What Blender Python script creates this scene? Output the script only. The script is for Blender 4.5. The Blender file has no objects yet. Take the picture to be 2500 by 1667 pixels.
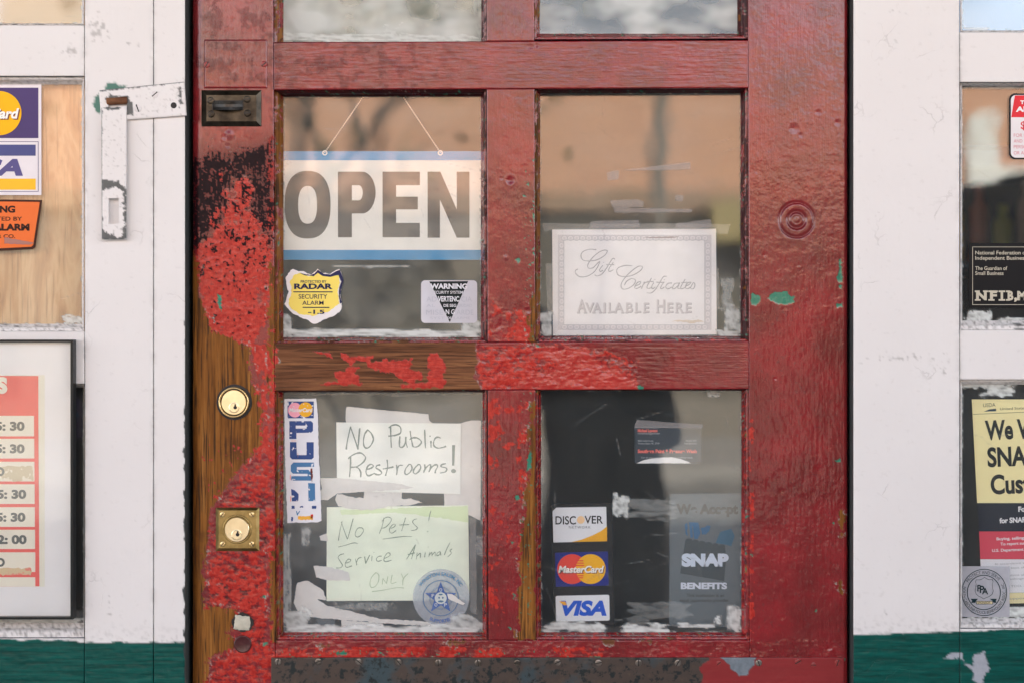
import bpy, math, random
import numpy as np
from mathutils import Vector, Matrix

random.seed(4)
SC = bpy.context.scene
COL = SC.collection
R = math.radians

# ------------------------------------------------------------------ camera, sky, sun, exposure
S = 0.00058                       # metres per photo pixel on the shop front plane (y = 0)
D0 = 2500 * S * 50 / 36           # camera distance
CX, CY, ZC = 1250.0, 833.5, 1.25
cam_data = bpy.data.cameras.new('camera')
cam_data.lens = 50
cam_data.sensor_width = 36
cam_data.clip_start = 0.05
cam_data.clip_end = 400
cam_data.dof.use_dof = True
cam_data.dof.focus_distance = D0 + 0.025
cam_data.dof.aperture_fstop = 2.0
cam = bpy.data.objects.new('camera', cam_data)
cam.location = (0, -D0, ZC)
cam.rotation_euler = (R(90), 0, 0)
COL.objects.link(cam)
SC.camera = cam

SUN_EL, SUN_AZ = 36.0, 10.0       # sun stands behind the shop, a little to the right
world = bpy.data.worlds.new('World')
SC.world = world
world.use_nodes = True
wn, wl = world.node_tree.nodes, world.node_tree.links
wn.clear()
w_out = wn.new('ShaderNodeOutputWorld')
w_bg = wn.new('ShaderNodeBackground')
w_sky = wn.new('ShaderNodeTexSky')
w_sky.sky_type = 'NISHITA'
w_sky.sun_disc = False
w_sky.sun_elevation = R(SUN_EL)
w_sky.sun_rotation = R(SUN_AZ)
w_sky.air_density = 1.0
w_sky.dust_density = 2.0
w_sky.ozone_density = 1.0
w_tc = wn.new('ShaderNodeTexCoord')
w_map = wn.new('ShaderNodeMapping')
w_map.inputs['Scale'].default_value = (1.0, 1.0, 2.2)
w_map.inputs['Location'].default_value = (0.3, 0.1, 0.0)
w_noise = wn.new('ShaderNodeTexNoise')
w_noise.inputs['Scale'].default_value = 2.6
w_noise.inputs['Detail'].default_value = 7
w_noise.inputs['Roughness'].default_value = 0.55
w_ramp = wn.new('ShaderNodeValToRGB')
w_ramp.color_ramp.elements[0].position = 0.50
w_ramp.color_ramp.elements[1].position = 0.70
w_mix = wn.new('ShaderNodeMix')
w_mix.data_type = 'RGBA'
w_mix.inputs[7].default_value = (23.0, 23.0, 24.0, 1)      # sunlit cloud
wl.new(w_tc.outputs['Generated'], w_map.inputs['Vector'])
wl.new(w_map.outputs['Vector'], w_noise.inputs['Vector'])
w_sep = wn.new('ShaderNodeSeparateXYZ')
wl.new(w_tc.outputs['Generated'], w_sep.inputs[0])
w_hor = wn.new('ShaderNodeMapRange')              # clouds lie closer together towards the horizon, all round
w_hor.interpolation_type = 'SMOOTHSTEP'
w_hor.inputs[1].default_value = 0.50
w_hor.inputs[2].default_value = 0.12
w_hor.inputs[4].default_value = 0.17
wl.new(w_sep.outputs['Z'], w_hor.inputs[0])
w_add = wn.new('ShaderNodeMath')
wl.new(w_noise.outputs['Fac'], w_add.inputs[0])
wl.new(w_hor.outputs[0], w_add.inputs[1])
wl.new(w_add.outputs[0], w_ramp.inputs['Fac'])
wl.new(w_ramp.outputs['Color'], w_mix.inputs[0])
wl.new(w_sky.outputs['Color'], w_mix.inputs[6])
wl.new(w_mix.outputs[2], w_bg.inputs['Color'])
w_bg.inputs['Strength'].default_value = 0.055
wl.new(w_bg.outputs['Background'], w_out.inputs['Surface'])

sun_data = bpy.data.lights.new('sun', 'SUN')
sun_data.energy = 5.0
sun_data.angle = R(0.5)
sun_data.color = (1.0, 0.95, 0.87)
sun = bpy.data.objects.new('sun', sun_data)
_sd = Vector((math.sin(R(SUN_AZ)) * math.cos(R(SUN_EL)), math.cos(R(SUN_AZ)) * math.cos(R(SUN_EL)), math.sin(R(SUN_EL))))
sun.rotation_euler = _sd.to_track_quat('Z', 'Y').to_euler()
sun.location = (4, 12, 14)
COL.objects.link(sun)

vs = SC.view_settings
vs.view_transform = 'Standard'
vs.look = 'None'
vs.gamma = 1
vs.use_curve_mapping = False
vs.exposure = 2.2
SC.cycles.use_denoising = True
SC.cycles.max_bounces = 10
SC.cycles.transparent_max_bounces = 16

# ------------------------------------------------------------------ coordinates
DD = 0.018        # depth of the door face behind the white boards
GD = 0.048        # depth of the door panes (front face)
WG = 0.022        # depth of the shop window panes (front face)
PT = 0.004        # pane thickness

def W(px, py, d=0.0):
    k = (D0 + d) / D0
    return ((px - CX) * S * k, d, ZC - (py - CY) * S * k)

def WA(px, py, d):
    k = (D0 + d) / D0
    return np.stack([(px - CX) * S * k, d + 0 * px, ZC - (py - CY) * S * k], -1)

def warp(x, y):
    """the old door hangs a little out of square"""
    x = np.asarray(x, float); y = np.asarray(y, float)
    f = np.clip((1562 - y) / 722.0, 0, 1)
    w = np.clip((x - 475) / 190.0, 0, 1) * np.clip((2058 - x) / 230.0, 0, 1)
    return x + 4.5 * np.clip(y, -500, 2000) / 1560 * w, y - 5 * (x - 668) / 1158 * f

def flat(x, y):
    return np.asarray(x, float), np.asarray(y, float)

# ------------------------------------------------------------------ noise on arrays
_rng = np.random.RandomState(7)
_perm = _rng.permutation(512)
_perm = np.concatenate([_perm, _perm, _perm])
_ang = _rng.rand(512) * 2 * np.pi
_gx, _gy = np.cos(_ang), np.sin(_ang)

def perlin(x, y, seed=0):
    x = x + seed * 37.7; y = y + seed * 91.3
    xi = np.floor(x).astype(np.int64); yi = np.floor(y).astype(np.int64)
    xf = x - xi; yf = y - yi
    u = xf * xf * xf * (xf * (xf * 6 - 15) + 10); v = yf * yf * yf * (yf * (yf * 6 - 15) + 10)
    def g(ix, iy, dx, dy):
        h = _perm[(_perm[ix & 511] + iy) & 511]
        return _gx[h] * dx + _gy[h] * dy
    a = g(xi, yi, xf, yf); b = g(xi + 1, yi, xf - 1, yf)
    c = g(xi, yi + 1, xf, yf - 1); d = g(xi + 1, yi + 1, xf - 1, yf - 1)
    return ((a + (b - a) * u) * (1 - v) + (c + (d - c) * u) * v) * 1.5

def fbm(x, y, sx, sy=None, octs=3, seed=0, rough=0.55):
    sy = sy or sx
    t = np.zeros_like(x, dtype=float); amp = 1.0; f = 1.0; n = 0
    for o in range(octs):
        t += amp * perlin(x / sx * f, y / sy * f, seed + o * 3); n += amp * amp
        amp *= rough; f *= 2.03
    return t / math.sqrt(n)

def sstep(a, b, x):
    t = np.clip((x - a) / (b - a), 0, 1)
    return t * t * (3 - 2 * t)

def sdpoly(px, py, poly, far=70):
    """signed distance in photo pixels, positive inside"""
    P = np.array(poly, float)
    out = np.full(px.shape, -float(far))
    m = (px > P[:, 0].min() - far) & (px < P[:, 0].max() + far) & (py > P[:, 1].min() - far) & (py < P[:, 1].max() + far)
    if not m.any():
        return out
    x, y = px[m], py[m]
    d2 = np.full(x.shape, 1e12); ins = np.zeros(x.shape, bool)
    for i in range(len(P)):
        ax, ay = P[i]; bx, by = P[(i + 1) % len(P)]
        ex, ey = bx - ax, by - ay
        t = np.clip(((x - ax) * ex + (y - ay) * ey) / (ex * ex + ey * ey + 1e-9), 0, 1)
        d2 = np.minimum(d2, (x - ax - t * ex) ** 2 + (y - ay - t * ey) ** 2)
        if ay != by:
            c = ((ay > y) != (by > y)) & (x < (bx - ax) * (y - ay) / (by - ay) + ax)
            ins ^= c
    out[m] = np.clip(np.sqrt(d2) * np.where(ins, 1, -1), -far, far)
    return out

# ------------------------------------------------------------------ mesh builders
def tag(o, label=None, cat=None, group=None, kind=None):
    if label: o['label'] = label
    if cat: o['category'] = cat
    if group: o['group'] = group
    if kind: o['kind'] = kind
    return o

def attach(o, parent):
    if parent is not None:
        o.parent = parent
        loc = Vector((0, 0, 0)); q = parent
        while q is not None:
            loc += q.location; q = q.parent
        wl_ = o.location.copy()
        o.location = wl_ - loc

def mesh_obj(name, verts, faces, mat, parent=None, attrs=None, smooth=False, fmats=None, recenter=True):
    V = np.asarray(verts, float)
    c = (V.min(0) + V.max(0)) / 2 if recenter else np.zeros(3)
    V = V - c
    me = bpy.data.meshes.new(name)
    if isinstance(faces, np.ndarray):
        nf, k = faces.shape
        me.vertices.add(len(V)); me.vertices.foreach_set('co', V.astype(np.float32).ravel())
        me.loops.add(nf * k); me.loops.foreach_set('vertex_index', faces.astype(np.int32).ravel())
        me.polygons.add(nf); me.polygons.foreach_set('loop_start', np.arange(0, nf * k, k, dtype=np.int32))
        try: me.polygons.foreach_set('loop_total', np.full(nf, k, dtype=np.int32))
        except Exception: pass
        me.update(calc_edges=True)
    else:
        me.from_pydata([tuple(v) for v in V], [], [tuple(f) for f in faces])
        me.update()
    for m in (mat if isinstance(mat, (list, tuple)) else [mat]):
        me.materials.append(m)
    if fmats is not None:
        me.polygons.foreach_set('material_index', np.asarray(fmats, dtype=np.int32))
    if attrs:
        for k_, a in attrs.items():
            at = me.attributes.new(k_, 'FLOAT', 'POINT')
            at.data.foreach_set('value', np.asarray(a, dtype=np.float32))
    me.polygons.foreach_set('use_smooth', np.full(len(me.polygons), bool(smooth)))
    me.validate()
    o = bpy.data.objects.new(name, me)
    o.location = c
    COL.objects.link(o)
    attach(o, parent)
    return o

def empty(name, loc, parent=None):
    o = bpy.data.objects.new(name, None)
    o.empty_display_size = 0.05
    o.location = loc
    COL.objects.link(o)
    attach(o, parent)
    return o

def box(name, x0, x1, y0, y1, z0, z1, mat, parent=None, **kw):
    v = [(x0, y0, z0), (x1, y0, z0), (x1, y1, z0), (x0, y1, z0), (x0, y0, z1), (x1, y0, z1), (x1, y1, z1), (x0, y1, z1)]
    f = [(3, 2, 1, 0), (4, 5, 6, 7), (0, 1, 5, 4), (1, 2, 6, 5), (2, 3, 7, 6), (3, 0, 4, 7)]
    return mesh_obj(name, v, f, mat, parent, **kw)

class MB:
    """collects simple shapes for one mesh"""
    def __init__(s): s.v = []; s.f = []
    def add(s, vs_, fs_):
        b = len(s.v); s.v += [tuple(p) for p in vs_]; s.f += [tuple(i + b for i in f) for f in fs_]; return s
    def box(s, x0, x1, y0, y1, z0, z1):
        return s.add([(x0, y0, z0), (x1, y0, z0), (x1, y1, z0), (x0, y1, z0), (x0, y0, z1), (x1, y0, z1), (x1, y1, z1), (x0, y1, z1)],
                     [(3, 2, 1, 0), (4, 5, 6, 7), (0, 1, 5, 4), (1, 2, 6, 5), (2, 3, 7, 6), (3, 0, 4, 7)])
    def pxbox(s, x0, x1, y0, y1, d0, d1):
        """front face x0..x1, y0..y1 (photo px) at depth d0, straight back to d1"""
        a = [W(x0, y1, d0), W(x1, y1, d0), W(x1, y0, d0), W(x0, y0, d0)]
        b = [(p[0], d1, p[2]) for p in a]
        return s.add(a + b, [(0, 1, 2, 3), (7, 6, 5, 4), (0, 4, 5, 1), (1, 5, 6, 2), (2, 6, 7, 3), (3, 7, 4, 0)])
    def sheet(s, poly, d, thick=0.0002):
        """thin sheet with outline poly (photo px)"""
        a = [W(x, y, d) for x, y in poly]
        area = sum(poly[i][0] * poly[(i + 1) % len(poly)][1] - poly[(i + 1) % len(poly)][0] * poly[i][1] for i in range(len(poly)))
        if area > 0: a = a[::-1]
        n = len(a)
        b = [(p[0], p[1] + thick, p[2]) for p in a]
        f = [tuple(range(n)), tuple(range(2 * n - 1, n - 1, -1))] + [(i, i + n, (i + 1) % n + n, (i + 1) % n) for i in range(n)]
        return s.add(a + b, f)
    def ring(s, outer, inner, d, thick=0.0002):
        n = len(outer)
        a = [W(x, y, d) for x, y in outer]; b = [W(x, y, d) for x, y in inner]
        return s.add(a + b, [(i, (i + 1) % n, (i + 1) % n + n, i + n) for i in range(n)])
    def lathe(s, cx, cz, prof, n=32):
        """prof: (radius, y) list, turned about the y axis through (cx, cz)"""
        base = len(s.v); vs_, fs_ = [], []
        for r, y in prof:
            for i in range(n):
                t = 2 * math.pi * i / n
                vs_.append((cx + r * math.cos(t), y, cz + r * math.sin(t)))
        for k in range(len(prof) - 1):
            for i in range(n):
                j = (i + 1) % n
                fs_.append((k * n + i, k * n + j, (k + 1) * n + j, (k + 1) * n + i))
        return s.add(vs_, fs_)
    def tube(s, pts, rad, n=8):
        pts = [Vector(p) for p in pts]
        rad = rad if isinstance(rad, (list, tuple)) else [rad] * len(pts)
        vs_, fs_ = [], []
        for i, p in enumerate(pts):
            t = (pts[min(i + 1, len(pts) - 1)] - pts[max(i - 1, 0)]).normalized()
            up = Vector((0, 0, 1)) if abs(t.z) < 0.9 else Vector((0, 1, 0))
            u = t.cross(up).normalized(); v = t.cross(u).normalized()
            for k in range(n):
                a = 2 * math.pi * k / n
                vs_.append(p + (u * math.cos(a) + v * math.sin(a)) * rad[i])
        for i in range(len(pts) - 1):
            for k in range(n):
                j = (k + 1) % n
                fs_.append((i * n + k, i * n + j, (i + 1) * n + j, (i + 1) * n + k))
        fs_.append(tuple(range(n))); fs_.append(tuple(range(len(vs_) - 1, len(vs_) - n - 1, -1)))
        return s.add(vs_, fs_)
    def build(s, name, mat, parent=None, **kw):
        return mesh_obj(name, s.v, s.f, mat, parent, **kw)

def rect(x0, x1, y0, y1):
    return [(x0, y0), (x1, y0), (x1, y1), (x0, y1)]

def rrect(x0, x1, y0, y1, r, n=5):
    out = []
    for cx, cy, a0 in ((x1 - r, y0 + r, -90), (x1 - r, y1 - r, 0), (x0 + r, y1 - r, 90), (x0 + r, y0 + r, 180)):
        for i in range(n + 1):
            a = R(a0 + 90 * i / n); out.append((cx + r * math.cos(a), cy + r * math.sin(a)))
    return out

def ell(cx, cy, rx, ry=None, n=40, a0=0):
    ry = ry or rx
    return [(cx + rx * math.cos(a0 + 2 * math.pi * i / n), cy + ry * math.sin(a0 + 2 * math.pi * i / n)) for i in range(n)]

def rot(poly, cx, cy, deg):
    c, s_ = math.cos(R(deg)), math.sin(R(deg))
    return [(cx + (x - cx) * c - (y - cy) * s_, cy + (x - cx) * s_ + (y - cy) * c) for x, y in poly]

def ragged(poly, amp, step=4, seed=1, scale=9):
    """outline with torn edges"""
    out = []
    for i in range(len(poly)):
        (ax, ay), (bx, by) = poly[i], poly[(i + 1) % len(poly)]
        L = math.hypot(bx - ax, by - ay); n = max(1, int(L / step))
        for k in range(n):
            t = k / n
            out.append((ax + (bx - ax) * t, ay + (by - ay) * t))
    P = np.array(out)
    dx = fbm(P[:, 0], P[:, 1], scale, octs=2, seed=seed) * amp
    dy = fbm(P[:, 0], P[:, 1], scale, octs=2, seed=seed + 9) * amp
    return [(P[i, 0] + dx[i], P[i, 1] + dy[i]) for i in range(len(P))]

def sheet(name, poly, d, mat, parent=None, thick=0.0002, **kw):
    return MB().sheet(poly, d, thick).build(name, mat, parent, **kw)

def spline(pts, n=7):
    if len(pts) < 3: return list(pts)
    P = [pts[0]] + list(pts) + [pts[-1]]
    out = []
    for i in range(1, len(P) - 2):
        p0, p1, p2, p3 = P[i - 1], P[i], P[i + 1], P[i + 2]
        for k in range(n):
            t = k / n
            out.append(tuple(0.5 * (2 * p1[j] + (p2[j] - p0[j]) * t + (2 * p0[j] - 5 * p1[j] + 4 * p2[j] - p3[j]) * t * t + (3 * p1[j] - p0[j] - 3 * p2[j] + p3[j]) * t ** 3) for j in (0, 1)))
    out.append(tuple(pts[-1]))
    return out

def strokes(mb, lines, d, width, tr=None, taper=0.0):
    """pen strokes: flat ribbons"""
    z = 0
    for ln in lines:
        pts = spline(ln)
        if tr: pts = [tr(p) for p in pts]
        if len(pts) < 2: continue
        vs_, fs_ = [], []
        dd = d - 0.000004 * (z % 10); z += 1
        for i, p in enumerate(pts):
            a = pts[max(i - 1, 0)]; b = pts[min(i + 1, len(pts) - 1)]
            tx, ty = b[0] - a[0], b[1] - a[1]; L = math.hypot(tx, ty) or 1
            tx /= L; ty /= L
            w = width / 2 * (1 - taper * abs(2 * i / (len(pts) - 1) - 1)) * (0.86 + 0.20 * math.sin(i * 0.31 + z * 1.7) + 0.08 * math.sin(i * 0.9 + z))
            ex = -w * 0.4 if i == 0 else (w * 0.4 if i == len(pts) - 1 else 0)
            vs_.append(W(p[0] - ty * w + tx * ex, p[1] + tx * w + ty * ex, dd)); vs_.append(W(p[0] + ty * w + tx * ex, p[1] - tx * w + ty * ex, dd))
        for i in range(len(pts) - 1):
            fs_.append((2 * i, 2 * i + 2, 2 * i + 3, 2 * i + 1))
        mb.add(vs_, fs_)
    return mb

_capH = None
def glyphs(body, offset=0.0, shear=0.0, space=1.0):
    c = bpy.data.curves.new('lettering', 'FONT')
    c.body = body; c.offset = offset; c.shear = shear; c.resolution_u = 5; c.space_character = space
    o = bpy.data.objects.new('lettering', c)
    me = o.to_mesh()
    V = [(v.co.x, v.co.y) for v in me.vertices]; F = [tuple(p.vertices) for p in me.polygons]
    o.to_mesh_clear()
    bpy.data.objects.remove(o); bpy.data.curves.remove(c)
    return V, F

def add_text(mb, body, x0, x1, ytop, ybase, d, bold=0.0, shear=0.0, tr=None, space=1.0):
    """lettering from x0 to x1 (photo px), capitals from ytop down to the baseline ybase"""
    global _capH
    if _capH is None:
        V, F = glyphs('H'); _capH = max(v[1] for v in V)
    V, F = glyphs(body, bold, shear, space)
    if not V: return mb
    a, b = min(v[0] for v in V), max(v[0] for v in V)
    sy = (ybase - ytop) / (_capH + 2 * bold)
    sx = sy if x1 is None else (x1 - x0) / (b - a)
    pts = [(x0 + (v[0] - a) * sx, ybase - (v[1] + bold) * sy) for v in V]
    if tr: pts = [tr(p) for p in pts]
    return mb.add([W(p[0], p[1], d) for p in pts], F)

def text(name, body, x0, x1, ytop, ybase, d, mat, parent, **kw):
    return add_text(MB(), body, x0, x1, ytop, ybase, d, **kw).build(name, mat, parent)

def arc_tr(cx, cy, r, mid_deg, x_mid, y_base, inside=False):
    """wraps a straight line of text round a circle; mid_deg: 90 = top of the circle"""
    def f(p):
        if not inside:
            a = R(mid_deg) - (p[0] - x_mid) / r; rr = r + (y_base - p[1])
        else:
            a = R(mid_deg) + (p[0] - x_mid) / r; rr = r - (y_base - p[1])
        return (cx + rr * math.cos(a), cy - rr * math.sin(a))
    return f

# ------------------------------------------------------------------ materials
def lin(r, g, b):
    def f(c):
        c /= 255.0
        return c / 12.92 if c <= 0.04045 else ((c + 0.055) / 1.055) ** 2.4
    return (f(r), f(g), f(b), 1)

class NT:
    def __init__(s, name):
        s.m = bpy.data.materials.new(name); s.m.use_nodes = True
        s.n = s.m.node_tree.nodes; s.l = s.m.node_tree.links
        s.n.clear()
        s.out = s.n.new('ShaderNodeOutputMaterial')
        s.p = s.n.new('ShaderNodeBsdfPrincipled')
        s.l.new(s.p.outputs[0], s.out.inputs[0])
    def set(s, sock, v):
        if isinstance(v, (int, float, tuple, list)): sock.default_value = v
        else: s.l.new(v, sock)
    def P(s, **kw):
        names = dict(color='Base Color', rough='Roughness', metal='Metallic', spec='Specular IOR Level', coat='Coat Weight', coatr='Coat Roughness', normal='Normal', alpha='Alpha', trans='Transmission Weight')
        for k, v in kw.items(): s.set(s.p.inputs[names[k]], v)
        return s
    def coords(s, scale=(1, 1, 1), kind='Object'):
        if kind == 'World':
            tc = s.n.new('ShaderNodeNewGeometry'); o = tc.outputs['Position']
        else:
            tc = s.n.new('ShaderNodeTexCoord'); o = tc.outputs[kind]
        mp = s.n.new('ShaderNodeMapping'); mp.inputs['Scale'].default_value = scale
        s.l.new(o, mp.inputs[0]); return mp.outputs[0]
    def noise(s, vec, scale, detail=4, rough=0.55, dist=0.0):
        n = s.n.new('ShaderNodeTexNoise'); s.l.new(vec, n.inputs['Vector'])
        n.inputs['Scale'].default_value = scale; n.inputs['Detail'].default_value = detail
        n.inputs['Roughness'].default_value = rough; n.inputs['Distortion'].default_value = dist
        return n.outputs['Fac']
    def voro(s, vec, scale, feature='DISTANCE_TO_EDGE'):
        n = s.n.new('ShaderNodeTexVoronoi'); n.feature = feature; s.l.new(vec, n.inputs['Vector'])
        n.inputs['Scale'].default_value = scale; return n.outputs['Distance']
    def ramp(s, fac, stops):
        n = s.n.new('ShaderNodeValToRGB'); e = n.color_ramp.elements
        while len(e) < len(stops): e.new(0.5)
        for i, (p, c) in enumerate(stops):
            e[i].position = p; e[i].color = c if len(c) == 4 else (*c, 1)
        s.l.new(fac, n.inputs[0]); return n.outputs[0]
    def r2(s, fac, a, b):
        n = s.n.new('ShaderNodeMapRange'); n.interpolation_type = 'SMOOTHSTEP'
        s.l.new(fac, n.inputs[0]); n.inputs[1].default_value = a; n.inputs[2].default_value = b
        return n.outputs[0]
    def mix(s, fac, a, b):
        n = s.n.new('ShaderNodeMix'); n.data_type = 'RGBA'
        s.set(n.inputs[0], fac); s.set(n.inputs[6], a); s.set(n.inputs[7], b); return n.outputs[2]
    def mixf(s, fac, a, b):
        n = s.n.new('ShaderNodeMix'); n.data_type = 'FLOAT'
        s.set(n.inputs[0], fac); s.set(n.inputs[2], a); s.set(n.inputs[3], b); return n.outputs[0]
    def math(s, op, a, b=0.0, c=None):
        n = s.n.new('ShaderNodeMath'); n.operation = op
        s.set(n.inputs[0], a); s.set(n.inputs[1], b)
        if c is not None: s.set(n.inputs[2], c)
        return n.outputs[0]
    def attr(s, name):
        n = s.n.new('ShaderNodeAttribute'); n.attribute_name = name; return n.outputs['Fac']
    def bump(s, h, strength=0.3, dist=0.001, normal=None):
        n = s.n.new('ShaderNodeBump'); n.inputs['Strength'].default_value = strength; n.inputs['Distance'].default_value = dist
        s.l.new(h, n.inputs['Height'])
        if normal is not None: s.l.new(normal, n.inputs['Normal'])
        return n.outputs[0]

def plain(name, col, rough=0.5, metal=0.0, spec=0.5, mottle=0.06, scale=60, bump=0.0):
    t = NT(name)
    v = t.coords(kind='World')
    n = t.noise(v, scale, 5)
    a = tuple(c * (1 - mottle) for c in col[:3]) + (1,); b = tuple(min(1, c * (1 + mottle)) for c in col[:3]) + (1,)
    t.P(color=t.mix(n, a, b), rough=t.mixf(n, max(0.02, rough - 0.06), rough + 0.06), metal=metal, spec=spec)
    if bump: t.P(normal=t.bump(n, bump, 0.001))
    return t.m

_pm = {}
def ink(r, g, b, rough=0.45):
    """printed or written colour (sRGB as seen on the print)"""
    k = (r, g, b, rough)
    if k not in _pm:
        _pm[k] = plain('print_%d_%d_%d' % (r, g, b), lin(r, g, b), rough, spec=0.2, mottle=0.07, scale=45)
    return _pm[k]

MAROON = (0.235, 0.030, 0.036, 1)
def door_paint(name, vertical):
    t = NT(name)
    v = t.coords(kind='World')
    g = t.coords((150, 30, 6.0) if vertical else (6.0, 30, 130), 'World')
    g2 = t.coords((420, 60, 14) if vertical else (14, 60, 420), 'World')
    ng = t.noise(g, 1.0, 6, 0.6, 0.25)
    nf = t.noise(g2, 1.0, 3, 0.6, 0.1)
    nb = t.r2(t.noise(v, 11, 7, 0.62), 0.25, 0.75)
    ns = t.noise(v, 160, 4)
    if vertical:
        wood = t.ramp(ng, [(0.24, (0.050, 0.020, 0.006)), (0.38, (0.160, 0.058, 0.011)), (0.55, (0.265, 0.102, 0.020)), (0.72, (0.37, 0.165, 0.040))])
        wood = t.mix(t.math('MULTIPLY', t.r2(nf, 0.50, 0.36), 0.9), wood, (0.035, 0.020, 0.012, 1))
    else:
        wood = t.ramp(ng, [(0.28, (0.05, 0.020, 0.010)), (0.42, (0.14, 0.055, 0.024)), (0.56, (0.21, 0.088, 0.040)), (0.72, (0.30, 0.135, 0.055))])
        wood = t.mix(t.math('MULTIPLY', t.r2(nf, 0.52, 0.40), 0.75), wood, (0.06, 0.026, 0.014, 1))
    wood = t.mix(t.math('MULTIPLY', t.r2(t.noise(v, 15, 6, 0.65), 0.50, 0.72), 0.62), wood, (0.075, 0.026, 0.010, 1))
    maroon = t.mix(nb, (0.130, 0.010, 0.011, 1), (0.290, 0.014, 0.020, 1))
    maroon = t.mix(t.math('MULTIPLY', t.r2(ns, 0.58, 0.70), 0.5), maroon, (0.12, 0.022, 0.024, 1))
    red = t.mix(t.r2(ns, 0.35, 0.65), (0.36, 0.017, 0.013, 1), (0.50, 0.038, 0.026, 1))
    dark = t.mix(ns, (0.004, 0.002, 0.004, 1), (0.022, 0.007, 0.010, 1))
    green = t.mix(ns, (0.012, 0.16, 0.10, 1), (0.03, 0.24, 0.16, 1))
    rim = t.mix(ns, (0.20, 0.20, 0.17, 1), (0.48, 0.48, 0.44, 1))
    c = t.mix(t.attr('deep_red'), maroon, t.mix(nb, (0.36, 0.02, 0.018, 1), (0.45, 0.03, 0.024, 1)))
    c = t.mix(t.attr('red'), c, red)
    c = t.mix(t.attr('soot_shade'), c, dark)
    c = t.mix(t.attr('wood'), c, wood)
    c = t.mix(t.attr('rim'), c, rim)
    c = t.mix(t.attr('green'), c, green)
    w = t.attr('wood')
    so = t.attr('soot_shade'); rd = t.attr('red')
    rough = t.mixf(t.r2(t.math('ADD', t.math('MULTIPLY', ns, 0.5), t.math('MULTIPLY', t.noise(v, 24, 5, 0.6), 0.5)), 0.38, 0.62), 0.13, 0.26)
    rough = t.mixf(rd, rough, 0.27)
    rough = t.mixf(so, rough, 0.36)
    rough = t.mixf(w, rough, 0.50)
    spec = t.mixf(w, t.mixf(so, t.mixf(rd, 0.46, 0.26), 0.10), 0.12)
    fine = t.noise(v, 330, 5, 0.62)
    brush = t.noise(g2, 1.6, 4, 0.6)
    h = t.math('ADD', t.math('MULTIPLY', fine, 0.38), t.math('MULTIPLY', brush, 0.6))
    h = t.math('ADD', h, t.math('MULTIPLY', t.math('MULTIPLY', nf, w), 0.8))
    t.P(color=c, rough=rough, spec=spec, coat=t.mixf(so, t.mixf(w, t.mixf(rd, 0.38, 0.08), 0.0), 0.0), coatr=0.07, normal=t.bump(h, 0.65, 0.0008))
    return t.m

def wall_paint():
    t = NT('wall_paint')
    v = t.coords(kind='World'); st = t.coords((160, 40, 12), 'World'); sh = t.coords((12, 40, 160), 'World')
    nb = t.noise(v, 6, 5); ns = t.noise(v, 70, 5); nf = t.noise(st, 1, 4); nh = t.noise(sh, 1, 5, 0.65)
    white = t.mix(nb, (0.715, 0.69, 0.682, 1), (0.80, 0.782, 0.775, 1))
    white = t.mix(t.math('MULTIPLY', t.r2(ns, 0.60, 0.74), 0.22), white, (0.50, 0.47, 0.44, 1))
    vd = t.n.new('ShaderNodeVectorMath'); vd.operation = 'ADD'
    nz = t.n.new('ShaderNodeTexNoise'); t.l.new(v, nz.inputs['Vector']); nz.inputs['Scale'].default_value = 25; nz.inputs['Detail'].default_value = 4
    sc = t.n.new('ShaderNodeVectorMath'); sc.operation = 'SCALE'; sc.inputs['Scale'].default_value = 0.05
    t.l.new(nz.outputs['Color'], sc.inputs[0]); t.l.new(v, vd.inputs[0]); t.l.new(sc.outputs[0], vd.inputs[1])
    crack = t.math('MULTIPLY', t.r2(t.voro(vd.outputs[0], 16), 0.018, 0.004), t.r2(t.noise(v, 11, 3), 0.56, 0.66))
    white = t.mix(t.math('MULTIPLY', crack, 0.35), white, (0.40, 0.38, 0.37, 1))
    green = t.mix(t.r2(nh, .3, .7), (0.001, 0.045, 0.038, 1), (0.003, 0.100, 0.082, 1))
    dark = t.mix(ns, (0.015, 0.022, 0.024, 1), (0.065, 0.075, 0.075, 1))
    bare = t.mix(ns, (0.28, 0.30, 0.34, 1), (0.46, 0.48, 0.54, 1))
    c = t.mix(t.attr('green'), white, green)
    c = t.mix(t.attr('grime'), c, (0.22, 0.21, 0.20, 1))
    c = t.mix(t.attr('bare'), c, bare)
    c = t.mix(t.attr('chip'), c, dark)
    c = t.mix(t.attr('old_green'), c, (0.07, 0.19, 0.15, 1))
    gr = t.attr('green')
    h = t.math('ADD', t.math('MULTIPLY', nf, 0.25), t.math('MULTIPLY', ns, 0.25))
    h = t.math('ADD', h, t.math('MULTIPLY', t.math('MULTIPLY', nh, gr), 1.6))
    h = t.math('SUBTRACT', h, t.math('MULTIPLY', crack, 0.8))
    t.P(color=c, rough=t.mixf(gr, 0.42, 0.30), spec=t.mixf(gr, 0.30, 0.22), normal=t.bump(h, 0.6, 0.0008))
    return t.m

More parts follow.
